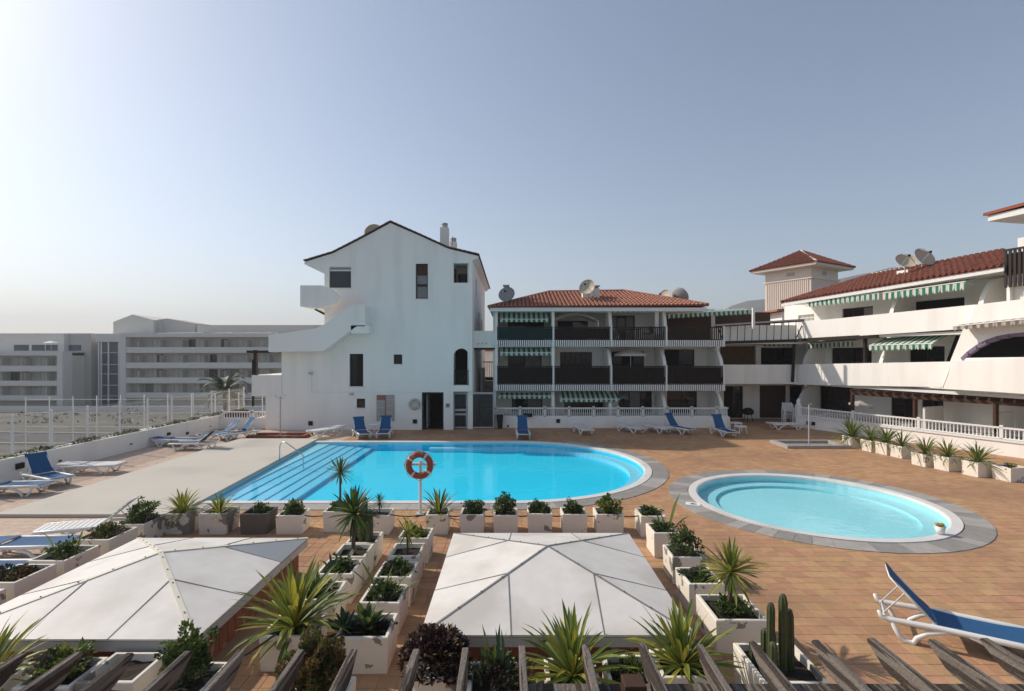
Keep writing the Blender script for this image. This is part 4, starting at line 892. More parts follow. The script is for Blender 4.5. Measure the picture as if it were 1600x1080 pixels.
# brown timber pergola and terrace with balustrade in front of the wing
q0, q1 = V((16.95,30.2,0)), V((21.3,20.7,0)); dv = (q1-q0).normalized(); q2 = q1+dv*3
wt = thing('terrace_wall', 'white sloping terrace wall with balustrade behind the row of spiky planters', 'wall', (19, 25.5, 0))
no = V((-dv.y,dv.x,0)); no = no if no.x > 0 else -no
def mT(s, z, o): p = q0+dv*s+no*o; return V((p.x,p.y,z))
LT = (q2-q0).length
MB().prism([(0,-.0),(LT,0),(LT,.2),(0,.2)], lambda s,o,z: mT(s,z,o), 0, .62).build('wall', M['wall'], wt)
MB().prism([(-.03,-.06),(LT,-.06),(LT,.25),(-.03,.25)], lambda s,o,z: mT(s,z,o), .62, .7).build('wall_cap', M['trim'], wt)
MB().prism([(0,.2),(.2,.2),(.2,3.4),(0,3.4)], lambda s,o,z: mT(s,z,o), 0, .66).build('wall', M['wall'], wt)
MB().prism([(.2,.2),(LT,.2),(LT,3.4),(.2,3.4)], lambda s,o,z: mT(s,z,o), .4, .56).build('terrace_floor', M['slab'], wt)
balustrade(wt, [mT(.1,0,.1), mT(LT,0,.1)], .76, 1.16, .14, posts=22)
k = MB(); c_ = mT(.1,0,.1); k.box(c_.x-.14,c_.x+.14,c_.y-.14,c_.y+.14,.7,1.3); k.lathe([(.12,1.3),(.16,1.34),(.1,1.42),(.12,1.55),(.06,1.68),(.02,1.72)], 14, (c_.x,c_.y,0)); k.build('gate_pillar', M['trim'], wt)
for px,py in ((1274,660),(1305,659)):
    p = G(px,py,.35); k = MB(); sT = ((p-q0).dot(dv)); k.prism([(sT-.1,.25),(sT+.1,.25),(sT+.1,.45),(sT-.1,.45)], mT, -.06, -.003); k.build('wall_vent', M['black'], wt)
tp = thing('timber_pergola', 'dark brown timber pergola over the ground-floor terrace behind the balustrade', 'pergola', mT(6,.56,1))
def sTpx(px, o):
    k_ = (px-800)/F; return (k_*(q0.y+no.y*o)-q0.x-no.x*o)/(dv.x-k_*dv.y)
zp = 2.22
for o in (.35, 2.5): MB().bar(mT(sTpx(1330,.35),zp,o), mT(LT,zp,o), .12, .16).build('beam', M['brownwood'], tp)
s = sTpx(1330,.35)+.15
while s < LT:
    MB().bar(mT(s,zp+.16,.05), mT(s,zp+.16,2.7), .07, .13).build('rafter', M['brownwood'], tp); s += .42
for px in (1332,1430,1556): MB().bar(mT(sTpx(px,.35),.56,.35), mT(sTpx(px,.35),zp-.08,.35), .14).build('post', M['brownwood'], tp)
for px in (1438,1548):
    s = sTpx(px,.5); MB().prism([(s,.7),(s+.1,.7),(s+.1,2.3),(s,2.3)], lambda a,o,z: mT(a,z,o), .561, 1.75).build('partition', M['wall'], tp)
p = mT(sTpx(1345,1.2),.56,1.2); parasol('cream parasol tilted low behind the balustrade by the pergola post', p, .6, 1.0, tilt=R(10))
# tower with pyramid roof
tw_ = thing('stair_tower', 'pinkish ribbed tower with red pyramid roof behind the terrace wing', 'tower', (29,50,0))
Tc = V((28.4,48,0)); tu, tv = V((-.5,.866,0)), V((.866,.5,0)); ta, tb = 4.7, 4.75
def mTw(a, b, z): p = Tc+tu*a+tv*b; return V((p.x,p.y,z))
def tbox(a0,a1,b0,b1,z0,z1): 
    k = MB(); k.hexa([mTw(a0,b0,z0),mTw(a1,b0,z0),mTw(a1,b1,z0),mTw(a0,b1,z0),mTw(a0,b0,z1),mTw(a1,b0,z1),mTw(a1,b1,z1),mTw(a0,b1,z1)]); return k
zt_ = H+(HY-432)*48/F
tbox(0,ta,0,tb,0,zt_).build('wall', M['pink'], tw_)
tbox(-.12,ta+.12,-.12,tb+.12,zt_-.15,zt_).build('cornice', M['pinktrim'], tw_)
tbox(.02,ta-.02,.02,tb-.02,zt_+.001,zt_+1.0).build('frieze', M['pinktrim'], tw_)
for i in range(22): tbox(.25+i*.2,.33+i*.2,-.06,-.002,4,zt_-.16).build('rib', M['pinktrim'], tw_)
tbox(1.6,2.4,-.03,.0,zt_+.3,zt_+.6).build('vent', M['fascia'], tw_); tbox(-.03,.0,2,2.6,zt_+.3,zt_+.65).build('vent', M['fascia'], tw_)
tbox(-.95,ta+.95,-.95,tb+.95,zt_+.95,zt_+1.2).build('eave', M['pinktrim'], tw_)
zr = zt_+1.22; za = H+(HY-391)*51/F; ap = mTw(ta/2,tb/2,za)
cs = [mTw(-1.05,-1.05,zr),mTw(ta+1.05,-1.05,zr),mTw(ta+1.05,tb+1.05,zr),mTw(-1.05,tb+1.05,zr)]
for i in range(4): tile_roof(tw_, cs[i], cs[(i+1)%4], ap, ap, pitch=.3, m='rooftile_red')
for i in range(4): ridge_cap(tw_, [cs[i], cs[i].lerp(ap,.5)-V((0,0,.1)), ap], .12, 'pinktrim' if i == 0 else 'rooftile_red')
lh = thing('low_house', 'low white house with thin tiled eave at the foot of the tower', 'house', (22,42,0))
a, b = P(1222,520,40), P(1300,487,40); k = MB(); k.box(a.x,b.x+4,40,46,0,b.z); k.build('wall', M['wall'], lh)
k = MB(); k.hexa([(a.x-.6,39.6,b.z),(b.x+4,39.6,b.z+.9),(b.x+4,46,b.z+.9),(a.x-.6,46,b.z),(a.x-.6,39.6,b.z+.15),(b.x+4,39.6,b.z+1.05),(b.x+4,46,b.z+1.05),(a.x-.6,46,b.z+.15)]); k.build('roof', M['rooftile'], lh)
# ------------------------------------------------------------ hotel across the valley
YH = 100.
hot = thing('hotel', 'long grey hotel with stacked balcony bands and dark glass stair tower beyond the fence', 'hotel', (-75, YH, -6))
def Hx(px, y=YH): return (px-800)*y/F
def Hz(py, y=YH): return H+(HY-py)*y/F
wm = MB(); wm.box(-.75,.75,0,.08,-.95,.95); wme = [wm.mesh('window', M[n_]) for n_ in ('hotel_win','glass','curtain')]
def hotel_wing(x0, x1, bands, ztop, y, step, parts=True):
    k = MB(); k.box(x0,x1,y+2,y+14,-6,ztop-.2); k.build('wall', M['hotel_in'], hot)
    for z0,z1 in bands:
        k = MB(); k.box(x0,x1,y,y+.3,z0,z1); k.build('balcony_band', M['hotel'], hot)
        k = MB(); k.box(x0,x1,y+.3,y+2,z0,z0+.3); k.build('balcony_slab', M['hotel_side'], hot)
    zs = sorted(z1 for _, z1 in bands)
    for (z0,z1) in bands:
        nx = x0+step*.5
        while nx < x1-.5:
            o = obj('window', wme[1 if random.random()<.1 else (2 if random.random()<.2 else 0)], hot); o.location = V((nx, y+1.9, z0+1.25+.55))-V(hot.location); o.scale = (rnd(.8,1.15),1,1); nx += step
        n_ = int((x1-x0)/(step*1)); 
        for i in range(1,n_,2):
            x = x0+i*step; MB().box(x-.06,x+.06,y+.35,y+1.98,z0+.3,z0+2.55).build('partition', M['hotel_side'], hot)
    k = MB(); k.box(x0,x1,y-.05,y+14,ztop-.75,ztop); k.build('roof_parapet', M['hotel'], hot)
bR = [(Hz(b),Hz(a)) for a,b in ((542.5,551.5),(566.5,575.5),(590,599),(613.5,622))]
hotel_wing(Hx(197), Hx(480), bR, Hz(521), YH, 2.15)
yL = 96; bL_ = [(Hz(b,yL),Hz(a,yL)) for a,b in ((549,557),(571.5,580.5),(595,603),(618,626))]
hotel_wing(Hx(-160,yL), Hx(90,yL), bL_[1:], Hz(549.5,yL), yL, 2.15)
k = MB(); k.box(Hx(89.6,yL),Hx(98.5,yL),yL-.1,yL+2,-6,Hz(549,yL)); k.build('end_pier', M['hotel'], hot)
k = MB(); k.box(Hx(-160,yL),Hx(100,yL+5),yL+5,yL+8,Hz(562,yL),Hz(521,yL+5)); k.build('penthouse', M['hotel'], hot)
for a,b,dy in ((22,45,0),(50,70,0),(72,90,0),(108,127,1)): MB().box(Hx(a,yL+5+dy),Hx(b,yL+5+dy),yL+4.94+dy,yL+4.99+dy,Hz(548,yL+5),Hz(539,yL+5)).build('window', M['bluegl'], hot)
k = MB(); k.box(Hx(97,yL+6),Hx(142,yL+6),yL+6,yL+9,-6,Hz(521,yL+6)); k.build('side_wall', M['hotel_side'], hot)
k = MB(); k.box(Hx(142),Hx(187),YH+2,YH+10,-6,Hz(534)); k.build('stair_tower', M['bluegl'], hot)
for x in (142,146,157.5,174,187): MB().box(Hx(x)-.12,Hx(x)+.12,YH+1.85,YH+1.998,-6,Hz(534)).build('mullion', M['trim'], hot)
for y_ in (533,551,570,585,603,620): MB().box(Hx(141),Hx(187.5),YH+1.88,YH+1.99,Hz(y_)-.1,Hz(y_)+.1).build('transom', M['fascia'], hot)
k = MB(); k.box(Hx(139.5),Hx(190),YH+1.5,YH+12,Hz(534)+.003,Hz(521)); k.build('roof_parapet', M['hotel'], hot)
k = MB(); k.box(Hx(187.2),Hx(196.8),YH-.1,YH+3,-6,Hz(521)-.01); k.build('end_pier', M['hotel'], hot)
y5 = YH+6
k = MB(); k.prism([(Hx(177,y5),Hz(523,y5)),(Hx(240,y5),Hz(523,y5)),(Hx(240,y5),Hz(500,y5)),(Hx(207,y5),Hz(491.5,y5)),(Hx(177,y5),Hz(503,y5))], lambda a,b,d: V((a,y5+d,b)), 0, 8); k.build('roof_house', M['hotel'], hot)
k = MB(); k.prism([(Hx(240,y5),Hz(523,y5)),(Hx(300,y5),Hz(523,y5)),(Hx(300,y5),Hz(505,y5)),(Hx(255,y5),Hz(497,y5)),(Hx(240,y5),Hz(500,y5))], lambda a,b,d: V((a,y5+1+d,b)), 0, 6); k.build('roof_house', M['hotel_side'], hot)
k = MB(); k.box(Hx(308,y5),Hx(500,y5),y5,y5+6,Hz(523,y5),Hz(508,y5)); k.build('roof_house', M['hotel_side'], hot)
for x in (215,219): MB().box(Hx(x),Hx(x)+.25,y5-.15,y5-.003,Hz(518,y5),Hz(499,y5)).build('duct', M['fascia'], hot)
for a,b in ((240,298),(325,345),(352,390),(392,420)): MB().hexa([(Hx(a),YH+1,Hz(521)+.01),(Hx(b),YH+1,Hz(521)+.01),(Hx(b),YH+4,Hz(521)+.01),(Hx(a),YH+4,Hz(521)+.01),(Hx(a),YH+1,Hz(520)),(Hx(b),YH+1,Hz(518.5)),(Hx(b),YH+4,Hz(517.5)),(Hx(a),YH+4,Hz(519))]).build('roof_panel', M['trim'], hot)
p = V((Hx(80,yL+3),yL+3,Hz(549.5,yL))); parasol('small white parasol on the roof terrace of the far hotel', p, 1.2, 1.7, 'trim')
k = MB(); k.box(Hx(-160),Hx(520),YH-9,YH-8.6,-6,-4.9); hwall = k.build('hotel_garden_wall', M['hotel']); tag(hwall, 'low grey garden wall in front of the far hotel', 'wall')
rd = MB(); rd.add([(-120,62,-5.98),(-10,56,-5.98),(-10,63,-5.98),(-120,70,-5.98)], [(0,1,2,3)]); tag(rd.build('road', M['asphalt']), kind='structure')
kb_ = MB(); kb_.bar((-120,61.9,-5.92),(-10,55.9,-5.92),.3,.2); kb_.bar((-120,70.1,-5.92),(-10,63.1,-5.92),.3,.2); tag(kb_.build('kerb', M['slab']), kind='structure')
# ------------------------------------------------------------ low wall and white post fence on the valley side
XW = -17.0
lw = thing('boundary_wall', 'low white boundary wall with planted top beside the sunbeds', 'wall', (XW, 20, 0))
k = MB(); k.box(XW-.2,XW,3,29.6,0,.8); k.box(XW,A(415,600)[0],29.4,29.6,0,.62); k.build('wall', M['wall'], lw)
k = MB(); k.box(XW-.62,XW-.42,3,33,-.2,.78); k.build('trough_side', M['wall'], lw)
k = MB(); k.box(XW-.42,XW-.2,3,33,-.2,.74); k.build('trough_soil', M['soil'], lw)
for px,py,s_ in ((30,728,.14),(263,678,.1),(292,677,.08),(93,720,.04),(204,694,.035),(328,666,.03)):
    yy = F*17/(800-px); z = H+(HY-py)*yy/F; MB().box(XW+.003,XW+.06,yy-s_,yy+s_,z-s_*.7,z+s_*.7).build('wall_light', M['black'], lw)
bl2 = thing('corner_balustrade', 'short white balustrade on the low wall at the house corner', 'balustrade', (-15.5, 29.5, .62))
balustrade(bl2, [(XW,29.5),(A(413,600)[0],29.5)], .64, .95, .14)
fn = thing('post_fence', 'tall white post fence with fine wire mesh along the boundary wall', 'fence', (XW-.3, 24, .74))
yp = [9.3,10.9,12.5,14.2,15.9,17.5,19,20.6,22.3,24,25.7,27.4,29.1,30.9,32.6]
for yy in yp: MB().box(XW-.33,XW-.27,yy-.03,yy+.03,.735,2.25).build('post', M['trim'], fn)
for a,b in zip(yp, yp[1:]): MB().box(XW-.303,XW-.297,a+.041,b-.041,.8,2.2).build('mesh_panel', M['mesh'], fn)
for z in (.95,1.5,2.1): MB().tube([(XW-.3,yp[0],z),(XW-.3,yp[-1],z)], .006, 4).build('wire', M['trim'], fn)
f2 = thing('street_fence', 'second row of thinner white posts down by the road', 'fence', (-30, 38, -6))
for i in range(11):
    px = 40+i*37; yy = 36; x = (px-800)*yy/F; MB().box(x-.025,x+.025,yy-.025,yy+.025,-6,H+(HY-621+i*.9)*yy/F).build('post', M['trim'], f2)
for z in (1.15,.2,-.8): MB().tube([((40-800)*36/F,36,z),((410-800)*36/F,36,z)], .012, 4).build('wire', M['trim'], f2)
# ------------------------------------------------------------ skylights
def skylight(label, x0, x1, y0, y1, za, clear=None):
    t = thing('skylight', label, 'skylight', ((x0+x1)/2,(y0+y1)/2,0)); zb = .6; cx, cy = (x0+x1)/2, (y0+y1)/2
    k = MB(); i = .14; k.box(x0+i,x1-i,y0+i,y1-i,0,zb-.02); k.build('base_wall', M['brick'], t)
    # brick courses, single tiles of the plinth
    for side in range(4):
        Ls = (x1-x0-2*i) if side < 2 else (y1-y0-2*i); nb_ = int(Ls/.2)
        if side == 1: continue
        for j in range(nb_):
            a = i+(j+.5)*Ls/nb_; w_ = Ls/nb_/2-.006
            if side == 0: q = (x0+a-w_, x0+a+w_, y0+i-.018, y0+i-.001)
            elif side == 2: q = (x0+i-.018, x0+i-.001, y0+a-w_, y0+a+w_)
            else: q = (x1-i+.001, x1-i+.018, y0+a-w_, y0+a+w_)
            MB().box(*q, .02, zb-.03).build('plinth_tile', M['brick'], t)
    k = MB()
    k.plate([(x0,y0),(x1,y0),(x1,y1),(x0,y1)], [[(x0+.05,y0+.05),(x1-.05,y0+.05),(x1-.05,y1-.05),(x0+.05,y1-.05)]], flat, zb-.13, zb-.006); k.build('fascia', M['fascia'], t)
    ap = V((cx,cy,za)); cs = [V((x0,y0,zb)),V((x1,y0,zb)),V((x1,y1,zb)),V((x0,y1,zb))]
    seam = MB(); 
    for s in range(4):
        a, b = cs[s], cs[(s+1)%4]; f1, f2 = .33, .67
        p1, p2 = a.lerp(b,f1), a.lerp(b,f2); h1, h2 = a.lerp(ap,f1*2*.96), b.lerp(ap,(1-f2)*2*.96)
        nrm = (b-a).cross(ap-a).normalized()
        polys = [[a,p1,h1],[p1,p2,h2,ap,h1],[p2,b,h2]]
        for q, pl in enumerate(polys):
            c = sum(pl, V())/len(pl); pl = [c+(v_-c)*.994 for v_ in pl]; n_ = len(pl); dz = nrm*(.03+rnd(0,.004))
            k = MB(); k.add([v_ for v_ in pl]+[v_+dz for v_ in pl], [tuple(range(n_)),tuple(range(2*n_-1,n_-1,-1))]+[(m_,(m_+1)%n_,n_+(m_+1)%n_,n_+m_) for m_ in range(n_)])
            k.build('roof_panel', M['clear' if clear == (s,q) else 'panel'], t)
        for p_, h_ in ((p1,h1),(p2,h2)): MB().bar(p_+nrm*.03, h_+nrm*.035, .014, .016, nrm).build('seam_strip', M['seam'], t)
    for s in range(4):
        d_ = V((cs[s].x-cx, cs[s].y-cy, 0)).normalized()
        MB().bar(cs[s]+V((0,0,.03)), ap+V((0,0,.035)), .032 if clear is None else .07, .016).build('ridge_strip', M['seam' if clear is None else 'ridge'], t)
        ld = ap-cs[s]; 
        for q in range(6):
            p_ = cs[s]+ld*((q+.5)/6)+V((0,0,.045)); MB().lathe([(.012,0),(.012,.008),(.001,.01)], 6, p_).build('bolt', M['seam'], t)
    return t
skylight('white pyramid skylight with grey seams beside the row facing the round pool', *SK[0], 1.05)
skylight('white pyramid skylight with cream ridges and one clear corner pane', *SK[1], 1.02, clear=(1,2))
# ------------------------------------------------------------ sun loungers
_lc = {}
def lounger(label, loc, rz, back=35, fab='sling', group='sun loungers round the pool', style='arc'):
    key = (back, fab, style)
    if key in _lc:
        o = copy_tree(_lc[key]); o.location = loc; o.rotation_euler = (0,0,rz); tag(o, label, group=group); return o
    t = thing('sun_lounger', label, 'sun lounger', loc, rz, group); _lc[key] = t
    # head towards -x, foot towards +x; hinge at x=-.3
    zs = .33; hw = .31
    for sy in (-1,1):
        k = MB(); k.tube([(-.98,sy*hw,zs+.06),(-.95,sy*hw,zs-.02),(-.85,sy*hw,zs-.04),(-.3,sy*hw,zs-.02),(.4,sy*hw,zs-.02),(.9,sy*hw,zs-.02),(.96,sy*hw,zs-.06)], [.026,.036,.04,.042,.042,.04,.026], 8); k.build('side_rail', M['plastic'], t, True, world=False)
        for x0, dr in ((-.62,1),(.55,-1)):
            k = MB(); a = [(x0-.22*dr,sy*hw,zs-.03),(x0-.12*dr,sy*hw,.1),(x0-.06*dr,sy*hw,.02),(x0+.06*dr,sy*hw,.02),(x0+.1*dr,sy*hw,.1),(x0+.22*dr,sy*hw,.2),(x0+.4*dr,sy*hw,zs-.06),(x0+.52*dr,sy*hw,zs-.03)]
            k.tube(a, [.034,.034,.04,.04,.038,.036,.036,.03], 8); k.build('leg', M['plastic'], t, True, world=False)
    k = MB()
    for x in (-.9,-.3,.93): k.tube([(x,-hw,zs-.03),(x,hw,zs-.03)], .022, 7)
    k.build('cross_bar', M['plastic'], t, True, world=False)
    k = MB(); n = 10
    if fab == 'plastic':
        for i in range(11):
            x = -.24+i*.11; k.box(x,x+.085,-hw+.02,hw-.02,zs,zs+.02)
    else:
        for i in range(n+1):
            x = -.3+1.24*i/n; sg = -.03*math.sin(math.pi*i/n)
            for j in range(5):
                yy = -hw+.02+(2*hw-.04)*j/4; k.v.append((x,yy,zs+.015+sg-.012*(1-((j-2)/2)**2)))
        k.f += [(i*5+j,i*5+j+1,(i+1)*5+j+1,(i+1)*5+j) for i in range(n) for j in range(4)]
        m0 = len(k.v); k.v += [(x,y,z-.012) for x,y,z in k.v[:m0]]; k.f += [tuple(q+m0 for q in reversed(f_)) for f_ in k.f[:]]
    k.build('seat', M[fab], t, world=False)
    a = R(back); dx, dz = -math.cos(a), math.sin(a)
    bk = MB()
    for sy in (-1,1): bk.tube([(-.3,sy*(hw-.03),zs+.01),(-.3+dx*.4,sy*(hw-.03),zs+.01+dz*.4),(-.3+dx*.78,sy*(hw-.05),zs+.01+dz*.78)], .018, 7)
    bk.tube([(-.3+dx*.78,-hw+.05,zs+.01+dz*.78),(-.3+dx*.78,hw-.05,zs+.01+dz*.78)], .02, 7); bo = bk.build('backrest_frame', M['plastic'], t, True, world=False)
    k = MB(); ox, oz = -dz*-.015, .015
    if fab == 'plastic':
        for i in range(7):
            q0, q1 = .02+i*.11, .02+i*.11+.085
            pts = [(-.3+dx*q0,-hw+.03,zs+.02+dz*q0),(-.3+dx*q0,hw-.03,zs+.02+dz*q0),(-.3+dx*q1,hw-.03,zs+.02+dz*q1),(-.3+dx*q1,-hw+.03,zs+.02+dz*q1)]
            k.add(pts+[(x+dz*.018,y,z-dx*.018*1) for x,y,z in pts], [(0,1,2,3),(4,5,6,7),(0,1,5,4),(1,2,6,5),(2,3,7,6),(3,0,4,7)])
    else:
        for i in range(n+1):
            q = .8*i/n; sg = .03*math.sin(math.pi*i/n)
            for j in range(5): k.v.append((-.3+dx*q-dz*(sg),-hw+.02+(2*hw-.04)*j/4,zs+.03+dz*q-sg*abs(dx)*.6))
        k.f += [(i*5+j,i*5+j+1,(i+1)*5+j+1,(i+1)*5+j) for i in range(n) for j in range(4)]
        m0 = len(k.v); k.v += [(x+dz*.012,y,z+.012) for x,y,z in k.v[:m0]]; k.f += [tuple(q+m0 for q in reversed(f_)) for f_ in k.f[:]]
    k.build('backrest', M[fab], t, world=False)
    if back > 8:
        k = MB(); mid = (-.3+dx*.5, zs+dz*.5)
        for sy in (-.2,.2): k.tube([(mid[0],sy,mid[1]),(-.3-.62,sy,zs-.02)], .01, 6)
        k.tube([(-.92,-.2,zs-.02),(-.92,.2,zs-.02)], .01, 6); k.build('prop', M['metal'], t, world=False)
    return t
g1 = 'sun loungers round the pool'
L_ = [ # px, py of the centre on the ground, heading, back angle, fabric, label
 (1497,1010,-31,47,'sling','blue sling lounger with raised back on the terracotta beside the round pool'),
 (22,774,5,2,'sling','flat blue lounger against the boundary wall next to a raised blue one'),
 (75,758,-25,50,'sling','blue lounger with raised back beside the boundary wall and a flat white lounger'),
 (146,740,5,2,'plastic','flat white plastic lounger beside the boundary wall'),
 (277,697,0,2,'sling','flat blue lounger by the wall behind the dark one'),
 (303,703,184,42,'sling_dark','black sling lounger with raised back near the boundary wall'),
 (342,687,228,42,'sling','blue lounger with raised back facing away beside the house corner'),
 (371,686,232,55,'sling','steeply raised blue lounger at the house corner below the balustrade'),
 (509,683,-125,4,'plastic','flat white lounger by the gable wall beside two blue ones'),
 (565,684,-62,52,'sling','blue lounger below the wall vent left of the round white table'),
 (601,683,-82,55,'sling','blue lounger under the notice board'),
 (817,684,-88,60,'sling','upright blue lounger below the black floodlight on the terrace wall'),
 (911,678,-80,3,'plastic','single flat white lounger below the middle of the terrace wall'),
 (986,676,-62,3,'plastic','flat white lounger beside another white one, farther from the blue loungers'),
 (1027,676,-66,3,'plastic','flat white lounger next to a blue one below the terrace wall'),
 (1060,677,-62,55,'sling','blue lounger with raised back next to a white one by the terrace wall'),
 (1130,681,-85,58,'sling','blue lounger beside the small white stool at the terrace wall end'),
 (1228,671,3,2,'plastic','flat white lounger in front of the stacked chairs'),
 (140,842,198,40,'plastic','white plastic lounger with back raised behind the planters'),
 (38,872,4,2,'sling','flat blue lounger behind the planters of the sunbed row'),
 (-5,915,2,2,'sling','second flat blue lounger behind the planters, farther from the white one'),
]
for px,py,hd_,bk_,fb,lab in L_:
    p = G(px,py); p.z = .1 if (SLX0 < p.x < SLX1 and p.y > SLY0) else .02
    lounger(lab, p, R(hd_), bk_, fb)
# white round table, stool, stacked chairs
p = G(585,683); rt_ = thing('side_table', 'small round white table between two blue loungers by the gable wall', 'table', (p.x,p.y,.02))
MB().lathe([(.01,.62),(.26,.62),(.28,.635),(.28,.65),(.26,.66),(.01,.66)], 20).build('table_top', M['plastic'], rt_, world=False); MB().tube([(0,0,.1),(0,0,.62)], .03, 8).build('column', M['plastic'], rt_, world=False)
for i in range(4): a = i*math.pi/2+.5; MB().tube([(0,0,.14),(.16*math.cos(a),.16*math.sin(a),.08),(.27*math.cos(a),.27*math.sin(a),.012)], .02, 6).build('leg', M['plastic'], rt_, world=False)
for px,py,lab in ((1157,678,'low square white plastic stool standing free beside the blue lounger'),(1150,672,'white plastic stool tucked against the terrace wall end')):
    p = G(px,py); s_ = thing('plastic_stool', lab, 'stool', (p.x,p.y,.02), .2, 'white plastic stools')
    k = MB(); k.box(-.22,.22,-.22,.22,.4,.43); k.box(-.24,.24,-.24,.24,.36,.4); k.build('seat', M['plastic'], s_, world=False)
    for a in (-1,1):
        for b in (-1,1): MB().tube([(a*.19,b*.19,.37),(a*.23,b*.23,0)], [.025,.02], 6).build('leg', M['plastic'], s_, world=False)
p = G(1230,664); chs = [(p.x+.1*(i%2), p.y-.02*i, .02+.11*i) for i in range(5)]
ch0 = None
for i, c_ in enumerate(chs):
    lab = ('lowest' if i == 0 else 'topmost' if i == 4 else ORD[i]+' from bottom')+', white slatted plastic chair in the stack by the dark doorway'
    if ch0 is None:
        ch0 = t = thing('plastic_chair', lab, 'chair', c_, R(-15), 'stacked white plastic chairs')
        MB().box(-.24,.24,-.24,.24,.4,.43).build('seat', M['plastic'], t, world=False)
        for j in range(5): MB().box(-.24,.24,.22,.25,.47+j*.09,.53+j*.09).build('back_slat', M['plastic'], t, world=False)
        for a in (-1,1):
            MB().bar((a*.25,.24,0),(a*.25,.25,.92),.045,.045).build('back_leg', M['plastic'], t, world=False); MB().bar((a*.25,-.24,0),(a*.25,-.23,.64),.045,.045).build('front_leg', M['plastic'], t, world=False)
            MB().bar((a*.25,-.25,.65),(a*.25,.25,.67),.05,.03).build('arm', M['plastic'], t, world=False)
    else:
        t = copy_tree(ch0); t.location = c_; tag(t, lab)
# ------------------------------------------------------------ showers
def shower(label, px, py, w_, d_, h_, px2, top_, brown):
    p = G(px,py); t = thing('pool_shower', label, 'shower', (p.x,p.y,0)); k = MB()
    k.plate([(-w_,-d_),(w_,-d_),(w_,d_),(-w_,d_)], [[(-w_+.2,-d_+.2),(w_-.2,-d_+.2),(w_-.2,d_-.2),(-w_+.2,d_-.2)]], flat, .0, .16); k.build('tray_rim', M[brown], t, world=False)
    MB().box(-w_+.2,w_-.2,-d_+.2,d_-.2,.019,.03).build('tray_floor', M['stone'], t, world=False)
    MB().tube([(0,0,.0),(0,0,h_)], .035, 8).build('pole', M['greymetal'], t, world=False)
    k = MB()
    for s_ in (-1,1):
        k.tube([(0,0,h_-.12),(s_*.2,0,h_-.1),(s_*.26,0,h_+.02),(s_*.2,0,h_+.1)] if top_ else [(0,0,h_),(0,-.1,h_+.06),(0,-.25,h_+.03)], .018, 6)
    k.build('shower_head', M['greymetal'], t, world=False); MB().tube([(-.1,-.04,1.1),(.1,-.04,1.1)], .02, 6).build('tap', M['metal'], t, world=False)
shower('brown-edged shower tray with twin-headed pole beside the gable wall', 438,683,1.5,.55,2.15,0,True,'brick')
shower('grey-edged shower tray with single pole near the spiky planters', 1264,697,1.45,.8,1.95,0,False,'stone2')
# ------------------------------------------------------------ lifebuoy on its post, pool handrail, depth plate, small pot
p = G(656,806); lp = thing('lifebuoy_post', 'white post carrying an orange-red lifebuoy at the pool edge', 'post', (p.x,p.y,.03))
zc = H+(HY-726)*p.y/F
MB().tube([(p.x,p.y+.08,.03),(p.x,p.y+.08,zc+.1)], .04, 10).build('pole', M['plastic'], lp); k = MB(); k.bar((p.x-.43,p.y+.06,zc),(p.x+.43,p.y+.06,zc),.07,.06); k.build('cross_arm', M['plastic'], lp)
MB().box(p.x-.12,p.x+.12,p.y-.04,p.y+.2,.028,.045).build('base_plate', M['greymetal'], lp)
lr = thing('lifebuoy', 'orange-red lifebuoy hanging on the white post at the pool edge', 'lifebuoy', (p.x,p.y-.02,zc-.38)); lifering(lr, (p.x,p.y-.07,zc), .285, .085, 'orange', 'ring_w')
q0, q1 = G(437,730,.1), G(480,731,-.35); hr = thing('pool_handrail', 'chrome handrail at the steps of the large pool', 'handrail', (q0.x,q0.y,.1))
a = V((PL-.35, 18.2, .1)); a = G(437,728,.1); a.x = PL-.25; a.y = F*(a.x)/(437-800); b = V((PL+.75, a.y-.15, -.55))
MB().tube([a,a+V((0,0,.55)),a+V((.04,0,.68)),a+V((.14,0,.74)),a+V((.26,-.02,.72)),b+V((-.06,0,.95)),b+V((0,0,.86)),b+V((0,0,.0))], .022, 8).build('rail', M['metal'], hr, True)
p = G(1083,790); dp = thing('depth_plate', 'white plate with a black no-diving mark set in the slate paving', 'sign', (p.x,p.y,.037), R(-20))
MB().box(-.2,.2,-.14,.14,0,.012).build('plate', M['trim'], dp, world=False)
k = MB(); k.hexa([(-.1,-.05,.0125),(.02,-.07,.0125),(.12,.0,.0125),(-.03,.05,.0125),(-.1,-.05,.016),(.02,-.07,.016),(.12,.0,.016),(-.03,.05,.016)]); k.build('mark', M['black'], dp, world=False)
# ------------------------------------------------------------ pergola rafters below the balcony
pg = thing('balcony_pergola', 'weathered timber pergola rafters reaching out above the planters', 'pergola', (0,1,0))
tips = [(38,1018),(127,1016),(210,1017),(297,1014),(385,1012),(475,1012),(559,1011),(647,1011),(732,1009),(820,1006),(909,1004),(1006,1002),(1089,1004),(1176,1002),(1269,997),(1360,994),(1448,996),(1537,994),(1630,993)]
for i,(px,py) in enumerate(tips):
    p = P(px,py,3.63); x = p.x; z = p.z; hw = .024; tw2 = rnd(-.015,.015)
    pr = [(.45,z-.13),(.45,z-.005),(p.y-.02,z),(p.y,z-.025),(p.y-.16,z-.12),(p.y-.22,z-.135)]
    k = MB(); k.prism(pr, lambda a,b,d: V((x+d+tw2*(a-2), a, b)), -hw, hw); o = k.build('rafter', M['weathered'], pg); bevel(o, .006)
k = MB(); k.bar((P(826,1070,3.4).x,3.38,2.03),(4.2,3.38,2.03),.08,.10); bevel(k.build('cross_beam', M['weathered'], pg), .006)
k = MB(); k.bar((-4.2,.5,2.03),(4.2,.5,2.03),.1,.13); k.build('wall_plate', M['weathered'], pg)
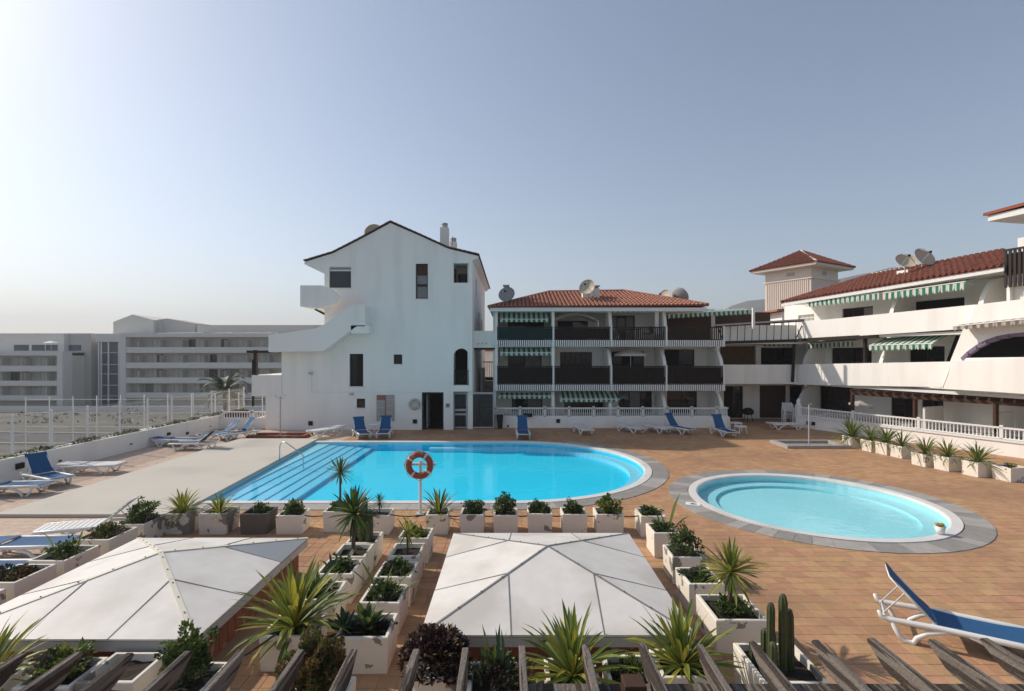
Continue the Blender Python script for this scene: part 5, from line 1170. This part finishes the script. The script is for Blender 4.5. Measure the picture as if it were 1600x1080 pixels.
for x in (-4.1,-1.3,1.4,4.1): MB().box(x-.05,x+.05,.46,.56,0,1.97).build('post', M['weathered'], pg)
x = P(991,1050,3.25).x; k = MB(); k.box(x-.07,x+.07,3.2,3.335,0,2.2); bevel(k.build('post', M['brownwood'], pg), .006)
MB().box(4.05,4.15,3.33,3.43,0,1.98).build('post', M['brownwood'], pg)

# furniture on the balconies and in the dark corner
xt = (bx[2]+bx[3])/2-.2; tb_ = thing('patio_table', 'dark patio table on the open-slatted top balcony', 'table', (xt,YB+.9,5.16))
MB().box(-.5,.5,-.35,.35,.7,.74).build('table_top', M['black'], tb_, world=False)
for a in (-1,1):
    for b in (-1,1): MB().bar((a*.44,b*.3,0),(a*.44,b*.3,.7),.04).build('leg', M['black'], tb_, world=False)
for i,(dx,rz_,lab) in enumerate(((.95,R(80),'dark folding chair at the table end nearer the gabled house on the top balcony'),(-.95,R(-80),'dark folding chair at the table end nearer the tower on the top balcony'))):
    c_ = thing('patio_chair', lab, 'chair', (xt-dx,YB+.9,5.16), rz_, 'dark chairs on the top balcony')
    MB().box(-.22,.22,-.22,.2,.43,.46).build('seat', M['black'], c_, world=False); MB().box(-.22,.22,.2,.23,.5,.9).build('backrest', M['black'], c_, world=False)
    for a in (-1,1): MB().bar((a*.2,-.22,0),(a*.2,.2,.9),.03).build('leg', M['metal'], c_, world=False); MB().bar((a*.2,.25,0),(a*.2,-.18,.44),.03).build('leg', M['metal'], c_, world=False)
p = G(1178,662); bq = thing('covered_barbecue', 'low dark covered barbecue against the wall by the garage door', 'barbecue', (p.x,p.y+.8,.02))
MB().lathe([(.01,.42),(.3,.48),(.36,.6),(.34,.75),(.2,.86),(.03,.9)], 16).build('bowl', M['black'], bq, True, world=False)
for k_ in range(3): a = k_*2.09; MB().tube([(.2*math.cos(a),.2*math.sin(a),.5),(.32*math.cos(a),.32*math.sin(a),0)], .018, 6).build('leg', M['black'], bq, world=False)
MB().box(-.62,-.3,-.15,.15,.58,.61).build('side_shelf', M['brownwood'], bq, world=False)
# ------------------------------------------------------------ planters and plants
_pm = {}
def planter(label, x, y, w=.6, d=.56, h=.47, m='paint', rz=0., group='white concrete planters'):
    key = (round(w,2),round(d,2),round(h,2),m)
    t = thing('planter', label, 'planter', (x,y,.02), rz+rnd(-.03,.03), group)
    if key not in _pm:
        k = MB(); tp = .02; a, b = w/2, d/2; th = .05; e = .012
        def ring(sx, sy, z): return [(-sx,-sy,z),(sx,-sy,z),(sx,sy,z),(-sx,sy,z)]
        rs = ring(a-tp,b-tp,0)+ring(a-e*.3,b-e*.3,h-e)+ring(a-e,b-e,h)+ring(a-th,b-th,h)+ring(a-th-.01,b-th-.01,h-.2)
        k.add(rs, [(3,2,1,0)]+[(r*4+i,r*4+(i+1)%4,(r+1)*4+(i+1)%4,(r+1)*4+i) for r in range(4) for i in range(4)])
        s = MB(); n = 5; aa, bb = a-th-.004, b-th-.004
        s.v = [(-aa+2*aa*i/n,-bb+2*bb*j/n,h-.09+rnd(-.015,.02)) for i in range(n+1) for j in range(n+1)]
        s.f = [(i*6+j,(i+1)*6+j,(i+1)*6+j+1,i*6+j+1) for i in range(n) for j in range(n)]
        _pm[key] = (k.mesh('box', M[m]), s.mesh('soil', M['soil']))
    obj('box', _pm[key][0], t); obj('soil', _pm[key][1], t); t.scale = (rnd(.96,1.05),rnd(.97,1.04),rnd(.95,1.06))
    return t
def leaf_strip(mb, base, az, el, L, w, droop, n=6, fold=.25, w0=.55, twist=0.):
    p = V(base); d0 = V((math.cos(az),math.sin(az),0)); side = V((-math.sin(az),math.cos(az),0)); vs = []
    for i in range(n+1):
        t = i/n; e = el-droop*t*t; dr = d0*math.cos(e)+V((0,0,1))*math.sin(e); nr = d0*-math.sin(e)+V((0,0,1))*math.cos(e)
        if i: p = p+dr*(L/n)
        ww = w*.5*(w0+(1-w0)*math.sin(math.pi*min(1,t*1.6)*.5) if t < .6 else math.cos((t-.6)/.4*math.pi/2)**.8*1.0)
        ww = max(ww, .0006); s = side*math.cos(twist*t)+nr*math.sin(twist*t)
        vs += [p-s*ww+nr*ww*fold, p, p+s*ww+nr*ww*fold]
    o = len(mb.v); mb.v += [tuple(q) for q in vs]
    for i in range(n):
        for k in (0,1): mb.f.append((o+i*3+k,o+i*3+k+1,o+i*3+k+4,o+i*3+k+3))
def plant(name, label, cat, loc, group=None): return thing(name, label, cat, loc, rnd(0,6.28), group)
def rosette(t, n, L, w, z=0., mats=('leaf_green',), el=(5,85), droop=(.3,1.1), sep=False, c=(0,0), stem=None, nseg=6, fold=.25):
    """sword leaves round one growing point; sep: every leaf an object"""
    groups = {m: MB() for m in mats}
    for i in range(n):
        q = (i+.5)/n; az = i*2.39996+rnd(-.2,.2); e = R(el[0]+(el[1]-el[0])*(q**1.0)+rnd(-8,8)); l = L*rnd(.72,1.1)*(1-.15*abs(q-.5)); m = random.choice(mats)
        b = (c[0]+.025*math.cos(az), c[1]+.025*math.sin(az), z+.05*q)
        k = MB() if sep else groups[m]
        leaf_strip(k, b, az, e, l, w*rnd(.8,1.15), rnd(*droop)*(1.15-.6*q), nseg, fold, twist=rnd(-.5,.5))
        if sep: k.build('leaf', M[m], t, world=False)
    if not sep:
        for m, k in groups.items():
            if k.v: tag(k.build('leaves', M[m], t, world=False), kind='stuff')
    if stem: MB().tube([(c[0],c[1],stem[0]),(c[0]+rnd(-.02,.02),c[1],(stem[0]+z)/2),(c[0],c[1],z+.06)], [stem[1],stem[1]*.8,stem[1]*.75], 8).build('trunk', M['trunk'], t, True, world=False)
def bush(t, n, r, h, size=.06, mats=('leaf_dark',), z0=0., c=(0,0), lump=.35, name='foliage'):
    gs = {m: MB() for m in mats}; ph = V((rnd(0,50),rnd(0,50),rnd(0,50)))
    for i in range(n):
        while True:
            v_ = V((rnd(-1,1),rnd(-1,1),rnd(-.55,1)))
            if .25 < v_.length < 1: break
        dn = v_.normalized(); f = 1-lump+2*lump*noise.noise(dn*1.9+ph)+.12*noise.noise(dn*6+ph)
        v_ = dn*(v_.length**.45)*f; p = V((c[0]+v_.x*r, c[1]+v_.y*r, z0+h*.45+v_.z*h*.6))
        if p.z < z0-.03: p.z = z0-.03+rnd(0,.05)
        a = V((rnd(-1,1),rnd(-1,1),rnd(-.4,1)))+dn*.8; a.normalize(); b = a.cross(V((rnd(-1,1),rnd(-1,1),rnd(-1,1)))).normalized(); s = size*rnd(.6,1.3); nrm = a.cross(b)
        m = mats[int((noise.noise(p*4+ph)+.5+rnd(-.25,.25))*len(mats))%len(mats)] if len(mats) > 1 else mats[0]
        gs[m].add([p-a*s*.5, p+b*s*.32+nrm*s*.1, p+a*s*.6, p-b*s*.32+nrm*s*.1], [(0,1,2,3)])
    for m, k in gs.items():
        if k.v: tag(k.build(name, M[m], t, world=False), kind='stuff')
    st = MB()
    for i in range(5): a = rnd(0,6.28); st.tube([(c[0],c[1],z0-.04),(c[0]+math.cos(a)*r*.4,c[1]+math.sin(a)*r*.4,z0+h*.5)], [.014,.006], 5)
    st.build('stems', M['trunk'], t, world=False)
def cactus(t, cols):
    for x,y,h,r in cols:
        k = MB(); n = 16; prof = [(0,.8),(.08,.95),(.5,1),(.9,1),(.96,.75),(.99,.4),(1,.02)]
        for q, f in prof:
            for i in range(n): a = 2*math.pi*i/n; rr = r*f*(1 if i%2 else .78); k.v.append((x+rr*math.cos(a)+.03*q*math.sin(x*40),y+rr*math.sin(a),h*q))
        k.f = [(j*n+i,j*n+(i+1)%n,(j+1)*n+(i+1)%n,(j+1)*n+i) for j in range(len(prof)-1) for i in range(n)]
        k.build('cactus_column', M['cactus'], t, world=False)
def blades(t, n, h, mats=('leaf_blue','leaf_green'), r=.12, w=.045):
    for i in range(n):
        k = MB(); a = rnd(0,6.28); leaf_strip(k, (rnd(-r,r),rnd(-r,r),-.03), a, R(rnd(72,89)), h*rnd(.6,1.1), w, rnd(0,.2), 6, .3); k.build('leaf', M[random.choice(mats)], t, world=False)
S = .38   # soil level above ground
def put(kind, label, x, y, z=S, **kw):
    cat = {'yucca':'yucca','bush':'shrub','agave':'succulent','cactus':'cactus','sansev':'plant','palm':'yucca','mix':'plant','cordy':'plant'}[kind]
    nm = {'yucca':'yucca_plant','bush':'shrub','agave':'succulent','cactus':'cactus_plant','sansev':'blade_plant','palm':'trunk_yucca','mix':'leafy_plant','cordy':'spiky_plant'}[kind]
    t = plant(nm, label, cat, (x,y,z), kw.get('group'))
    s = kw.get('s',1.); m = kw.get('m')
    if kind == 'yucca': rosette(t, kw.get('n',70), .62*s, .045*s, .04, m or ('leaf_yellow','leaf_lime','leaf_green'), (0,88), (.2,.9), kw.get('sep',False)); MB().tube([(0,0,-.05),(0,0,.1)], .04, 7).build('trunk', M['trunk'], t, world=False)
    elif kind == 'cordy': rosette(t, kw.get('n',60), .55*s, .028*s, .06, m or ('leaf_green','leaf_lime'), (-5,80), (.4,1.3), False, stem=(-.05,.03))
    elif kind == 'palm':
        hh = kw.get('h',.6); rosette(t, kw.get('n',70), .42*s, .035*s, hh, m or ('leaf_green','leaf_dark','leaf_lime'), (-50,85), (.05,.35), kw.get('sep',False), stem=(-.05,.035*s))
    elif kind == 'bush': bush(t, int(kw.get('n',900)*1.5), kw.get('r',.3)*s*1.14, kw.get('h',.32)*s*1.35, kw.get('size',.05), m or ('leaf_dark','leaf_green'))
    elif kind == 'agave': rosette(t, kw.get('n',26), .32*s, .075*s, 0, m or ('leaf_blue','leaf_green'), (5,80), (-.2,.3), kw.get('sep',False), fold=.5)
    elif kind == 'cactus': cactus(t, kw['cols'])
    elif kind == 'sansev': blades(t, kw.get('n',16), .7*s)
    elif kind == 'mix':
        bush(t, kw.get('n',700), .3*s, .32*s, .06, m or ('leaf_dark','leaf_green','leaf_blue'), lump=.5)
        k = MB()
        for i in range(9): leaf_strip(k, (rnd(-.15,.15),rnd(-.15,.15),0), rnd(0,6.28), R(rnd(25,80)), rnd(.3,.6)*s, .045, rnd(.2,1.0), 5)
        tag(k.build('leaves', M[random.choice(('leaf_green','leaf_lime','leaf_blue'))], t, world=False), kind='stuff')
    return t
def X(px, y): return (px-800)*y/F
# --- row along the pool edge (counted from the lifebuoy post)
YR = 12.35
row = [ # centre px, planter paint, list of plants
 (287,'paint_bad',.66,[('yucca','large yellow-green yucca',dict(s=1.0,n=80))]),
 (343,'paint_bad',.66,[('yucca','yellow-green yucca with loose leaves',dict(s=.85,n=55,m=('leaf_lime','leaf_yellow','leaf_green')))]),
 (405,'rawcon',.66,[('bush','sparse dark shrub',dict(r=.24,h=.26,n=450))]),
 (459,'paint',.66,[('bush','rounded dark shrub with yellow tips',dict(r=.26,h=.3,m=('leaf_dark','leaf_dark','leaf_lime')))]),
 (527,'paint',.6,[('palm','tall single-stemmed yucca with round head',dict(h=1.0,s=.95)),('bush','low dark shrub under the tall yucca',dict(r=.26,h=.28))]),
 (594,'paint',.6,[('palm','short bushy rosette plant',dict(h=.32,s=.5,m=('leaf_dark','leaf_green')))]),
 (685,'paint',.56,[('yucca','dark green yucca with long upright leaves',dict(s=1.05,n=42,m=('leaf_green','leaf_dark','leaf_lime')))]),
 (739,'paint',.58,[('bush','dense dark jade shrub',dict(r=.28,h=.3,n=1000))]),
 (790,'paint',.58,[('bush','taller rounded jade shrub',dict(r=.29,h=.4,n=1200))]),
 (843,'paint',.58,[('bush','dark shrub spilling over the rim',dict(r=.29,h=.28,n=1000))]),
 (896,'paint',.6,[('bush','flat-topped dark shrub with pale side leaves',dict(r=.29,h=.3,m=('leaf_dark','leaf_dark','leaf_green')))]),
 (950,'paint',.66,[('bush','loose yellow-green succulent shrub',dict(r=.3,h=.4,n=480,size=.08,m=('leaf_lime','leaf_green','leaf_dark')))]),
]
nl, nr_ = 6, 6
for i,(px,mt,w_,pls) in enumerate(row):
    if i < nl: pos = f'{ORD[nl-1-i]} from lifebuoy post towards the sunbeds'
    else: pos = f'{ORD[i-nl]} from lifebuoy post towards the round pool'
    x = X(px, YR); y = YR+(.15 if px == 527 else 0)
    pl_ = {'paint':'white','paint_bad':'badly peeled white','rawcon':'bare grey concrete'}[mt]
    planter(f'{pl_} planter, {pos}', x, y, w_, .6, .47, mt)
    for kd, ds, kw in pls: put(kd, f'{ds}, {pos}', x+rnd(-.03,.03), y, **kw)
# --- aisle rows between the skylights
aisle = [(-3.07,[10.55,9.8,9.02,8.12,7.15],'beside clear-paned skylight',
   [('cactus','branching grey cactus',dict(cols=[(0,0,.95,.06),(.14,.05,.7,.05),(-.15,.02,.72,.05),(.22,-.1,.5,.045),(-.05,.14,.6,.05),(-.24,-.06,.45,.045),(.1,-.16,.55,.045)])),('palm','thick-stemmed yucca with drooping head',dict(h=.8,s=1.35,n=120,m=('leaf_dark','leaf_green'))),('mix','low mixed greenery',{}),('mix','straggling succulent greenery',dict(s=1.0)),('yucca','huge arching yellow-green grass-like yucca',dict(s=1.55,n=95,sep=True,m=('leaf_yellow','leaf_lime','leaf_green','leaf_lime')))]),
  (-2.03,[10.7,9.78,8.92,8.05,7.1],'nearer all-white skylight',
   [('mix','yellow-tinged leafy plant',dict(m=('leaf_lime','leaf_yellow','leaf_green'))),('palm','small leaning yucca',dict(h=.45,s=.75,n=45,m=('leaf_lime','leaf_yellow','leaf_green'))),('bush','feathery grey-green shrub',dict(r=.28,h=.26,m=('leaf_grey','leaf_dark','leaf_green'))),('mix','lush succulent with yellow leaf tips',dict(s=1.2)),('agave','blue-green agave rosette',dict(s=1.25,sep=True))])]
for x,ys,where,pls in aisle:
    for i,y in enumerate(ys):
        pos = f'{ORD[i]} from pool, aisle row {where}'
        planter(f'white planter, {pos}', x, y, .62 if i < 4 else .72, .66, .5, 'paint')
        kd, ds, kw = pls[i]; put(kd, f'{ds}, {pos}', x, y, .4, **kw)
put('agave','spreading agave spilling from the planter nearest the thick arching yucca', -2.33, 7.05, .42, s=1.0, m=('leaf_blue','leaf_dark'))
put('bush','dark ground-hugging foliage round the blue-green agave', -1.95, 7.15, .4, r=.26, h=.14, n=500, m=('leaf_dark','leaf_purple'))
# --- row facing the round pool
rowD = [(3.33,12.2,.6,[('mix','low rosettes with one tall flower stalk',dict(s=.9,m=('leaf_green','leaf_blue')))]),
        (3.27,10.98,.58,[('mix','leafy plant with one long curved leaf',dict(s=1.05))]),
        (3.32,9.75,.66,[('bush','spreading dark tree-like shrub',dict(r=.36,h=.5,n=900,m=('leaf_dark','leaf_green')))]),
        (3.2,8.65,.6,[('bush','low tangled greenery',dict(r=.3,h=.2,m=('leaf_green','leaf_dark','leaf_grey')))]),
        (3.3,7.62,.74,[('palm','spiky yucca head on a short stem',dict(h=.62,s=1.2,n=85,sep=True,m=('leaf_lime','leaf_green','leaf_yellow'))),('bush','dark foliage under the spiky yucca head',dict(r=.3,h=.2,n=600))]),
        (3.28,6.2,.78,[('cactus','clump of tall green column cacti',dict(cols=[(0,.05,1.0,.055),(.15,.0,.9,.05),(-.13,.05,.8,.05),(.08,-.14,.5,.055),(-.06,-.18,.42,.05),(.27,.12,.5,.05),(-.26,-.1,.36,.05),(.2,-.2,.34,.045)]))])]
for i,(x,y,w_,pls) in enumerate(rowD):
    pos = f'{ORD[i]} from pool, row facing the round pool'
    planter(f'white planter, {pos}', x, y, w_, .66 if i < 4 else .8, .5, 'paint')
    for kd, ds, kw in pls: put(kd, f'{ds}, {pos}', x, y, .4, **kw)
# --- row beside the sunbeds
xs_ = -8.62
rowE = [(11.75,[('bush','dense round dark bush',dict(r=.34,h=.42,n=1300))]),(10.75,[('bush','olive shrub with dry twigs',dict(r=.36,h=.26,m=('leaf_dark','leaf_brown','leaf_green')))]),(9.75,[('mix','broad-leaved tall plant',dict(s=1.3))]),(8.8,[('bush','low reddish-brown ground foliage',dict(r=.33,h=.2,m=('leaf_dark','leaf_purple','leaf_brown')))]),(7.85,[('bush','flat green mat of foliage',dict(r=.33,h=.18))])]
for i,(y,pls) in enumerate(rowE):
    pos = f'{ORD[i]} from pool, row beside the sunbeds'
    planter(f'white planter, {pos}', xs_, y, .72, .8, .47, 'paint_bad' if i == 0 else 'paint')
    for kd, ds, kw in pls: put(kd, f'{ds}, {pos}', xs_, y, **kw)
# --- row below the pergola
rowF = [(-6.2,5.95,'paint',[('yucca','pale yellow-green yucca fan at the end of the pergola row',dict(s=1.25,n=60,sep=True,m=('leaf_yellow','leaf_lime','leaf_green')))],'white planter below the pergola at the end holding a pale yucca'),
 (-5.42,6.1,'paint',[('bush','loose grey-green leafy shrub next to the pale yucca',dict(r=.32,h=.28,n=700,size=.07,m=('leaf_grey','leaf_green','leaf_lime')))],'white planter below the pergola with a grey-green shrub'),
 (-4.72,6.15,'paint_bad',[],'empty peeling planter of bare soil below the pergola'),
 (-3.82,5.95,'paint',[('bush','tall dark green bush below the pergola by the clear-paned skylight',dict(r=.3,h=.55,n=1500))],'white planter below the pergola holding the tall dark bush'),
 (-2.15,5.65,'paint',[('bush','brownish heather-like bush below the pergola in the aisle',dict(r=.36,h=.6,n=7000,size=.042,m=('leaf_brown','leaf_dark','leaf_brown','leaf_green')))],'white planter at the aisle end holding the brownish bush'),
 (-.18,5.95,'paint',[('sansev','upright dark blade-leaved plant in front of the all-white skylight',dict(s=1.0,n=16)),('bush','dark purple ground foliage round the blade-leaved plant',dict(r=.36,h=.3,n=700,m=('leaf_purple','leaf_dark')))],'planter of blade leaves in front of the all-white skylight'),
 (.72,6.05,'paint',[('yucca','large green yucca in front of the middle of the all-white skylight',dict(s=1.35,n=85,sep=True,m=('leaf_lime','leaf_green','leaf_green','leaf_yellow')))],'planter of the large green yucca before the all-white skylight'),
 (1.45,6.1,'paint',[('bush','low dark leaves between the two large yuccas',dict(r=.3,h=.15,n=500))],'planter of low dark leaves between the two large yuccas'),
 (2.1,6.25,'paint',[('yucca','large yellow-edged yucca at the corner of the all-white skylight',dict(s=1.3,n=85,sep=True,m=('leaf_lime','leaf_yellow','leaf_green')))],'planter at the skylight corner beside the column cacti')]
for x,y,mt,pls,lab in rowF:
    planter(lab, x, y, .66, .62, .48, mt)
    for kd, ds, kw in pls: put(kd, ds, x, y, .4, **kw)
# round pot with purple foliage
pt = thing('round_pot', 'large round white pot at the corner of the all-white skylight', 'pot', (-.93,6.15,.02))
MB().lathe([(.01,0),(.22,0),(.25,.03),(.31,.3),(.35,.52),(.36,.56),(.33,.57),(.31,.5),(.01,.48)], 28).build('pot', M['paint'], pt, True, world=False)
t = plant('purple_succulent', 'dense dark purple rosette plant overflowing the round white pot', 'succulent', (-.93,6.15,.55))
bush(t, 1500, .4, .42, .06, ('leaf_purple',), name='inner_leaves'); k1, k2 = MB(), MB()
for i in range(230):
    while True:
        v_ = V((rnd(-1,1),rnd(-1,1),rnd(-.2,1)))
        if .5 < v_.length < 1: break
    v_.normalize(); q_ = rnd(.75,1.05); c_ = V((v_.x*.4*q_,v_.y*.4*q_,.06+v_.z*.3*q_)); az0 = math.atan2(v_.y,v_.x)
    for j in range(11): leaf_strip(k1 if random.random()<.75 else k2, c_, az0+rnd(-1.6,1.6), R(rnd(-10,85)), rnd(.06,.1), .024, rnd(-.3,.4), 3, .4)
tag(k1.build('leaves', M['leaf_purple'], t, world=False), kind='stuff'); tag(k2.build('leaves', M['leaf_brown'], t, world=False), kind='stuff')
k = MB()
for i in range(26): a = rnd(0,6.28); k.tube([(0,0,-.05),(math.cos(a)*.18,math.sin(a)*.18,.12),(math.cos(a)*.36,math.sin(a)*.36,rnd(.05,.3))], .012, 5)
k.build('stems', M['trunk'], t, world=False)
# --- spiky planters below the white balustrade
pts_ = [(1326,700,.45),(1356,706,.5),(1380,711,.5),(1404,716,.5),(1440,729,.55),(1476,736,.55),(1522,745,.62),(1573,752,.68)]
for i,(px,py,w_) in enumerate(pts_):
    p = G(px,py); p = p+no*.25; pos = f'{ORD[i]} from shower, row below the white balustrade'
    planter(f'white planter, {pos}', p.x, p.y, w_+.08, .6, .5, 'paint', R(8))
    if i == 7: put('bush', f'small sprig with one orange bloom, {pos}', p.x, p.y, .42, r=.22, h=.16, n=140, m=('leaf_dark','leaf_green','flower'))
    else: put('cordy', f'{"bushy tall" if i == 0 else "spiky"} green plant, {pos}', p.x, p.y, .42, s=1.9 if i == 0 else rnd(1.35,1.7), n=110 if i == 0 else 64, m=('leaf_green','leaf_lime','leaf_green'))
# small flower pot at the paddling pool
p = G(1469,838); fp = thing('flower_pot', 'tiny white pot of yellow flowers on the round pool coping', 'pot', (p.x,p.y,.07))
MB().lathe([(.01,0),(.08,0),(.11,.17),(.09,.17),(.08,.13),(.01,.12)], 18).build('pot', M['plastic'], fp, True, world=False)
t = plant('potted_flowers', 'yellow flowers in the tiny pot by the round pool', 'flowers', (p.x,p.y,.2)); bush(t, 160, .12, .12, .04, ('flower','leaf_lime'))
# fallen orange petal cluster on the terracotta
p = G(1268,1043); t = plant('fallen_blossom', 'orange blossom lying on the terracotta in front of the cacti', 'flower', (p.x,p.y,.025))
k = MB()
for i in range(7): leaf_strip(k, (rnd(-.03,.03),rnd(-.03,.03),.005), i*.9, R(rnd(2,25)), rnd(.07,.13), .04, .2, 3)
k.build('petals', M['flower'], t, world=False)
# long single leaf & flower stalk seen in the row facing the round pool
t = plant('bird_leaf', 'long upright curved banana-like leaf, second planter of the row facing the round pool', 'plant', (3.4,10.98,.4)); t.rotation_euler = (0,0,0)
k = MB(); leaf_strip(k, (0,0,0), .2, R(78), .95, .11, .25, 8, .3); leaf_strip(k, (.05,0,0), -.3, R(60), .6, .1, .5, 7, .3); k.build('leaf', M['leaf_green'], t, world=False)
# black irrigation hose threaded along the planters
k = MB(); hp = [V((X(px,YR),YR-.1,.47+.02)) for px in (460,527,594,685,739,790,843,896,950)]+[V((3.3,12.2,.49)),V((3.27,10.98,.5))]
pp2 = []
for a,b in zip(hp,hp[1:]):
    for q in range(6): t_ = q/6; pp2.append(a.lerp(b,t_)+V((0,0,-.1*math.sin(math.pi*t_))))
k.tube(pp2+[hp[-1]], .014, 6); tag(k.build('irrigation_hose', M['black']), 'black irrigation hose sagging between the planters along the pool edge', 'hose')
k = MB(); hp = [V((-6.2,5.75,.5)),V((-5.4,5.8,.47)),V((-4.7,5.75,.5)),V((-3.8,5.8,.5)),V((-3.2,6.85,.52)),V((-2.1,6.9,.52))]; pp2 = []
for a,b in zip(hp,hp[1:]):
    for q in range(6): t_ = q/6; pp2.append(a.lerp(b,t_)+V((0,0,-.06*math.sin(math.pi*t_))))
k.tube(pp2+[hp[-1]], .014, 6); tag(k.build('irrigation_hose', M['black']), 'black irrigation hose strung between the planters below the pergola', 'hose')
# plants on the boundary wall, arched loggia greenery, terrace plants behind the balustrade
t = tag(thing('wall_top_plants', None, None, (XW-.3,20,.74)), kind='stuff')
del_ = MB(); mats3 = {n_: MB() for n_ in ('leaf_dark','leaf_brown','leaf_grey','leaf_lime')}
for i in range(5200):
    yy = rnd(9,32.5); den = noise.noise(V((yy*.9,0,3)))
    if den < rnd(-.5,.3): continue
    p = V((XW-.3+rnd(-.16,.18), yy, .74+abs(rnd(-.03,.16))*(1+den))); a = V((rnd(-1,1),rnd(-1,1),rnd(0,1))).normalized(); b = a.cross(V((rnd(-1,1),rnd(-1,1),rnd(-1,1)))).normalized(); s_ = rnd(.03,.08)
    mats3[random.choice(list(mats3))].add([p-a*s_,p+b*s_*.5,p+a*s_,p-b*s_*.5], [(0,1,2,3)])
for n_, k in mats3.items(): tag(k.build('ground_cover', M[n_], t), kind='stuff')
q = A(727,585); put('mix','trailing green pot plant in the arched loggia', q[0], YA+.5, A(720,598)[1], s=1.1)
p = mT(sTpx(1385,1.4),.56,1.4); put('bush','dense dark shrub on the ground-floor terrace under the pergola', p.x, p.y, .56, r=.8, h=1.1, n=900, size=.12)
p = mT(sTpx(1412,.9),.56,.9); put('yucca','dark spiky plant behind the balustrade under the pergola', p.x, p.y, .6, s=1.6, n=50, m=('leaf_green','leaf_dark'))
q = C(1444,600,-.15); 
# palm tree beyond the fence
pb_ = P(351,640,52); t = thing('palm_tree', 'lone palm tree beyond the white fence in front of the hotel', 'tree', (pb_.x,52,-6)); zc_ = P(351,611,52).z+6
MB().tube([(0,0,0),(.1,0,zc_*.5),(0,0,zc_)], [.28,.2,.2], 10).build('trunk', M['trunk'], t, True, world=False)
cr = [MB(),MB()]
for i in range(34):
    az = i*2.39996; e = R(rnd(-25,75)); d0 = V((math.cos(az),math.sin(az),0)); side = V((-math.sin(az),math.cos(az),0)); p = V((0,0,zc_)); L = rnd(2.0,2.7); n_ = 12; dr_ = rnd(.9,1.7)
    for j in range(n_):
        q = j/n_; ee = e-dr_*q*q; dr = d0*math.cos(ee)+V((0,0,math.sin(ee))); p2 = p+dr*L/n_
        for s_ in (-1,1):
            tip = p2+side*s_*.55*math.sin(math.pi*(.12+.88*q))+dr*.25-V((0,0,.2)); cr[i%2].add([p,p2,tip], [(0,1,2)])
        p = p2
tag(cr[0].build('crown', M['leaf_far'], t, world=False), kind='stuff'); tag(cr[1].build('crown', M['leaf_dark'], t, world=False), kind='stuff')
# scrub on the slope
k1 = {n_: MB() for n_ in ('leaf_far','leaf_brown','leaf_grey')}
for i in range(110):
    yy = rnd(40,88); x = rnd(-1.05,-.42)*yy; r = rnd(.3,1.3)
    if 50 < yy < 74: continue
    for j in range(14):
        p = V((x+rnd(-r,r),yy+rnd(-r,r),-6+rnd(0,r*.9))); a = V((rnd(-1,1),rnd(-1,1),rnd(0,1))).normalized(); b = a.cross(V((rnd(-1,1),rnd(-1,1),rnd(-1,1)))).normalized(); s_ = rnd(.12,.3)
        k1[random.choice(list(k1))].add([p-a*s_,p+b*s_*.6,p+a*s_,p-b*s_*.6], [(0,1,2,3)])
t = tag(thing('slope_scrub', None, None, (-40,60,-6)), kind='stuff')
for n_, k in k1.items(): tag(k.build('scrub', M[n_], t), kind='stuff')
# ------------------------------------------------------------ hazy air
hzm = bpy.data.materials.new('haze'); hzm.use_nodes = True; t_ = hzm.node_tree; t_.nodes.remove(t_.nodes['Principled BSDF'])
pv = t_.nodes.new('ShaderNodeVolumePrincipled'); pv.inputs['Color'].default_value = (.86,.9,.97,1); pv.inputs['Density'].default_value = .00055; pv.inputs['Anisotropy'].default_value = .2
t_.links.new(pv.outputs[0], t_.nodes['Material Output'].inputs['Volume'])
tag(MB().box(-2520,2520,-1520,2520,-7,195).build('haze', hzm), kind='stuff')
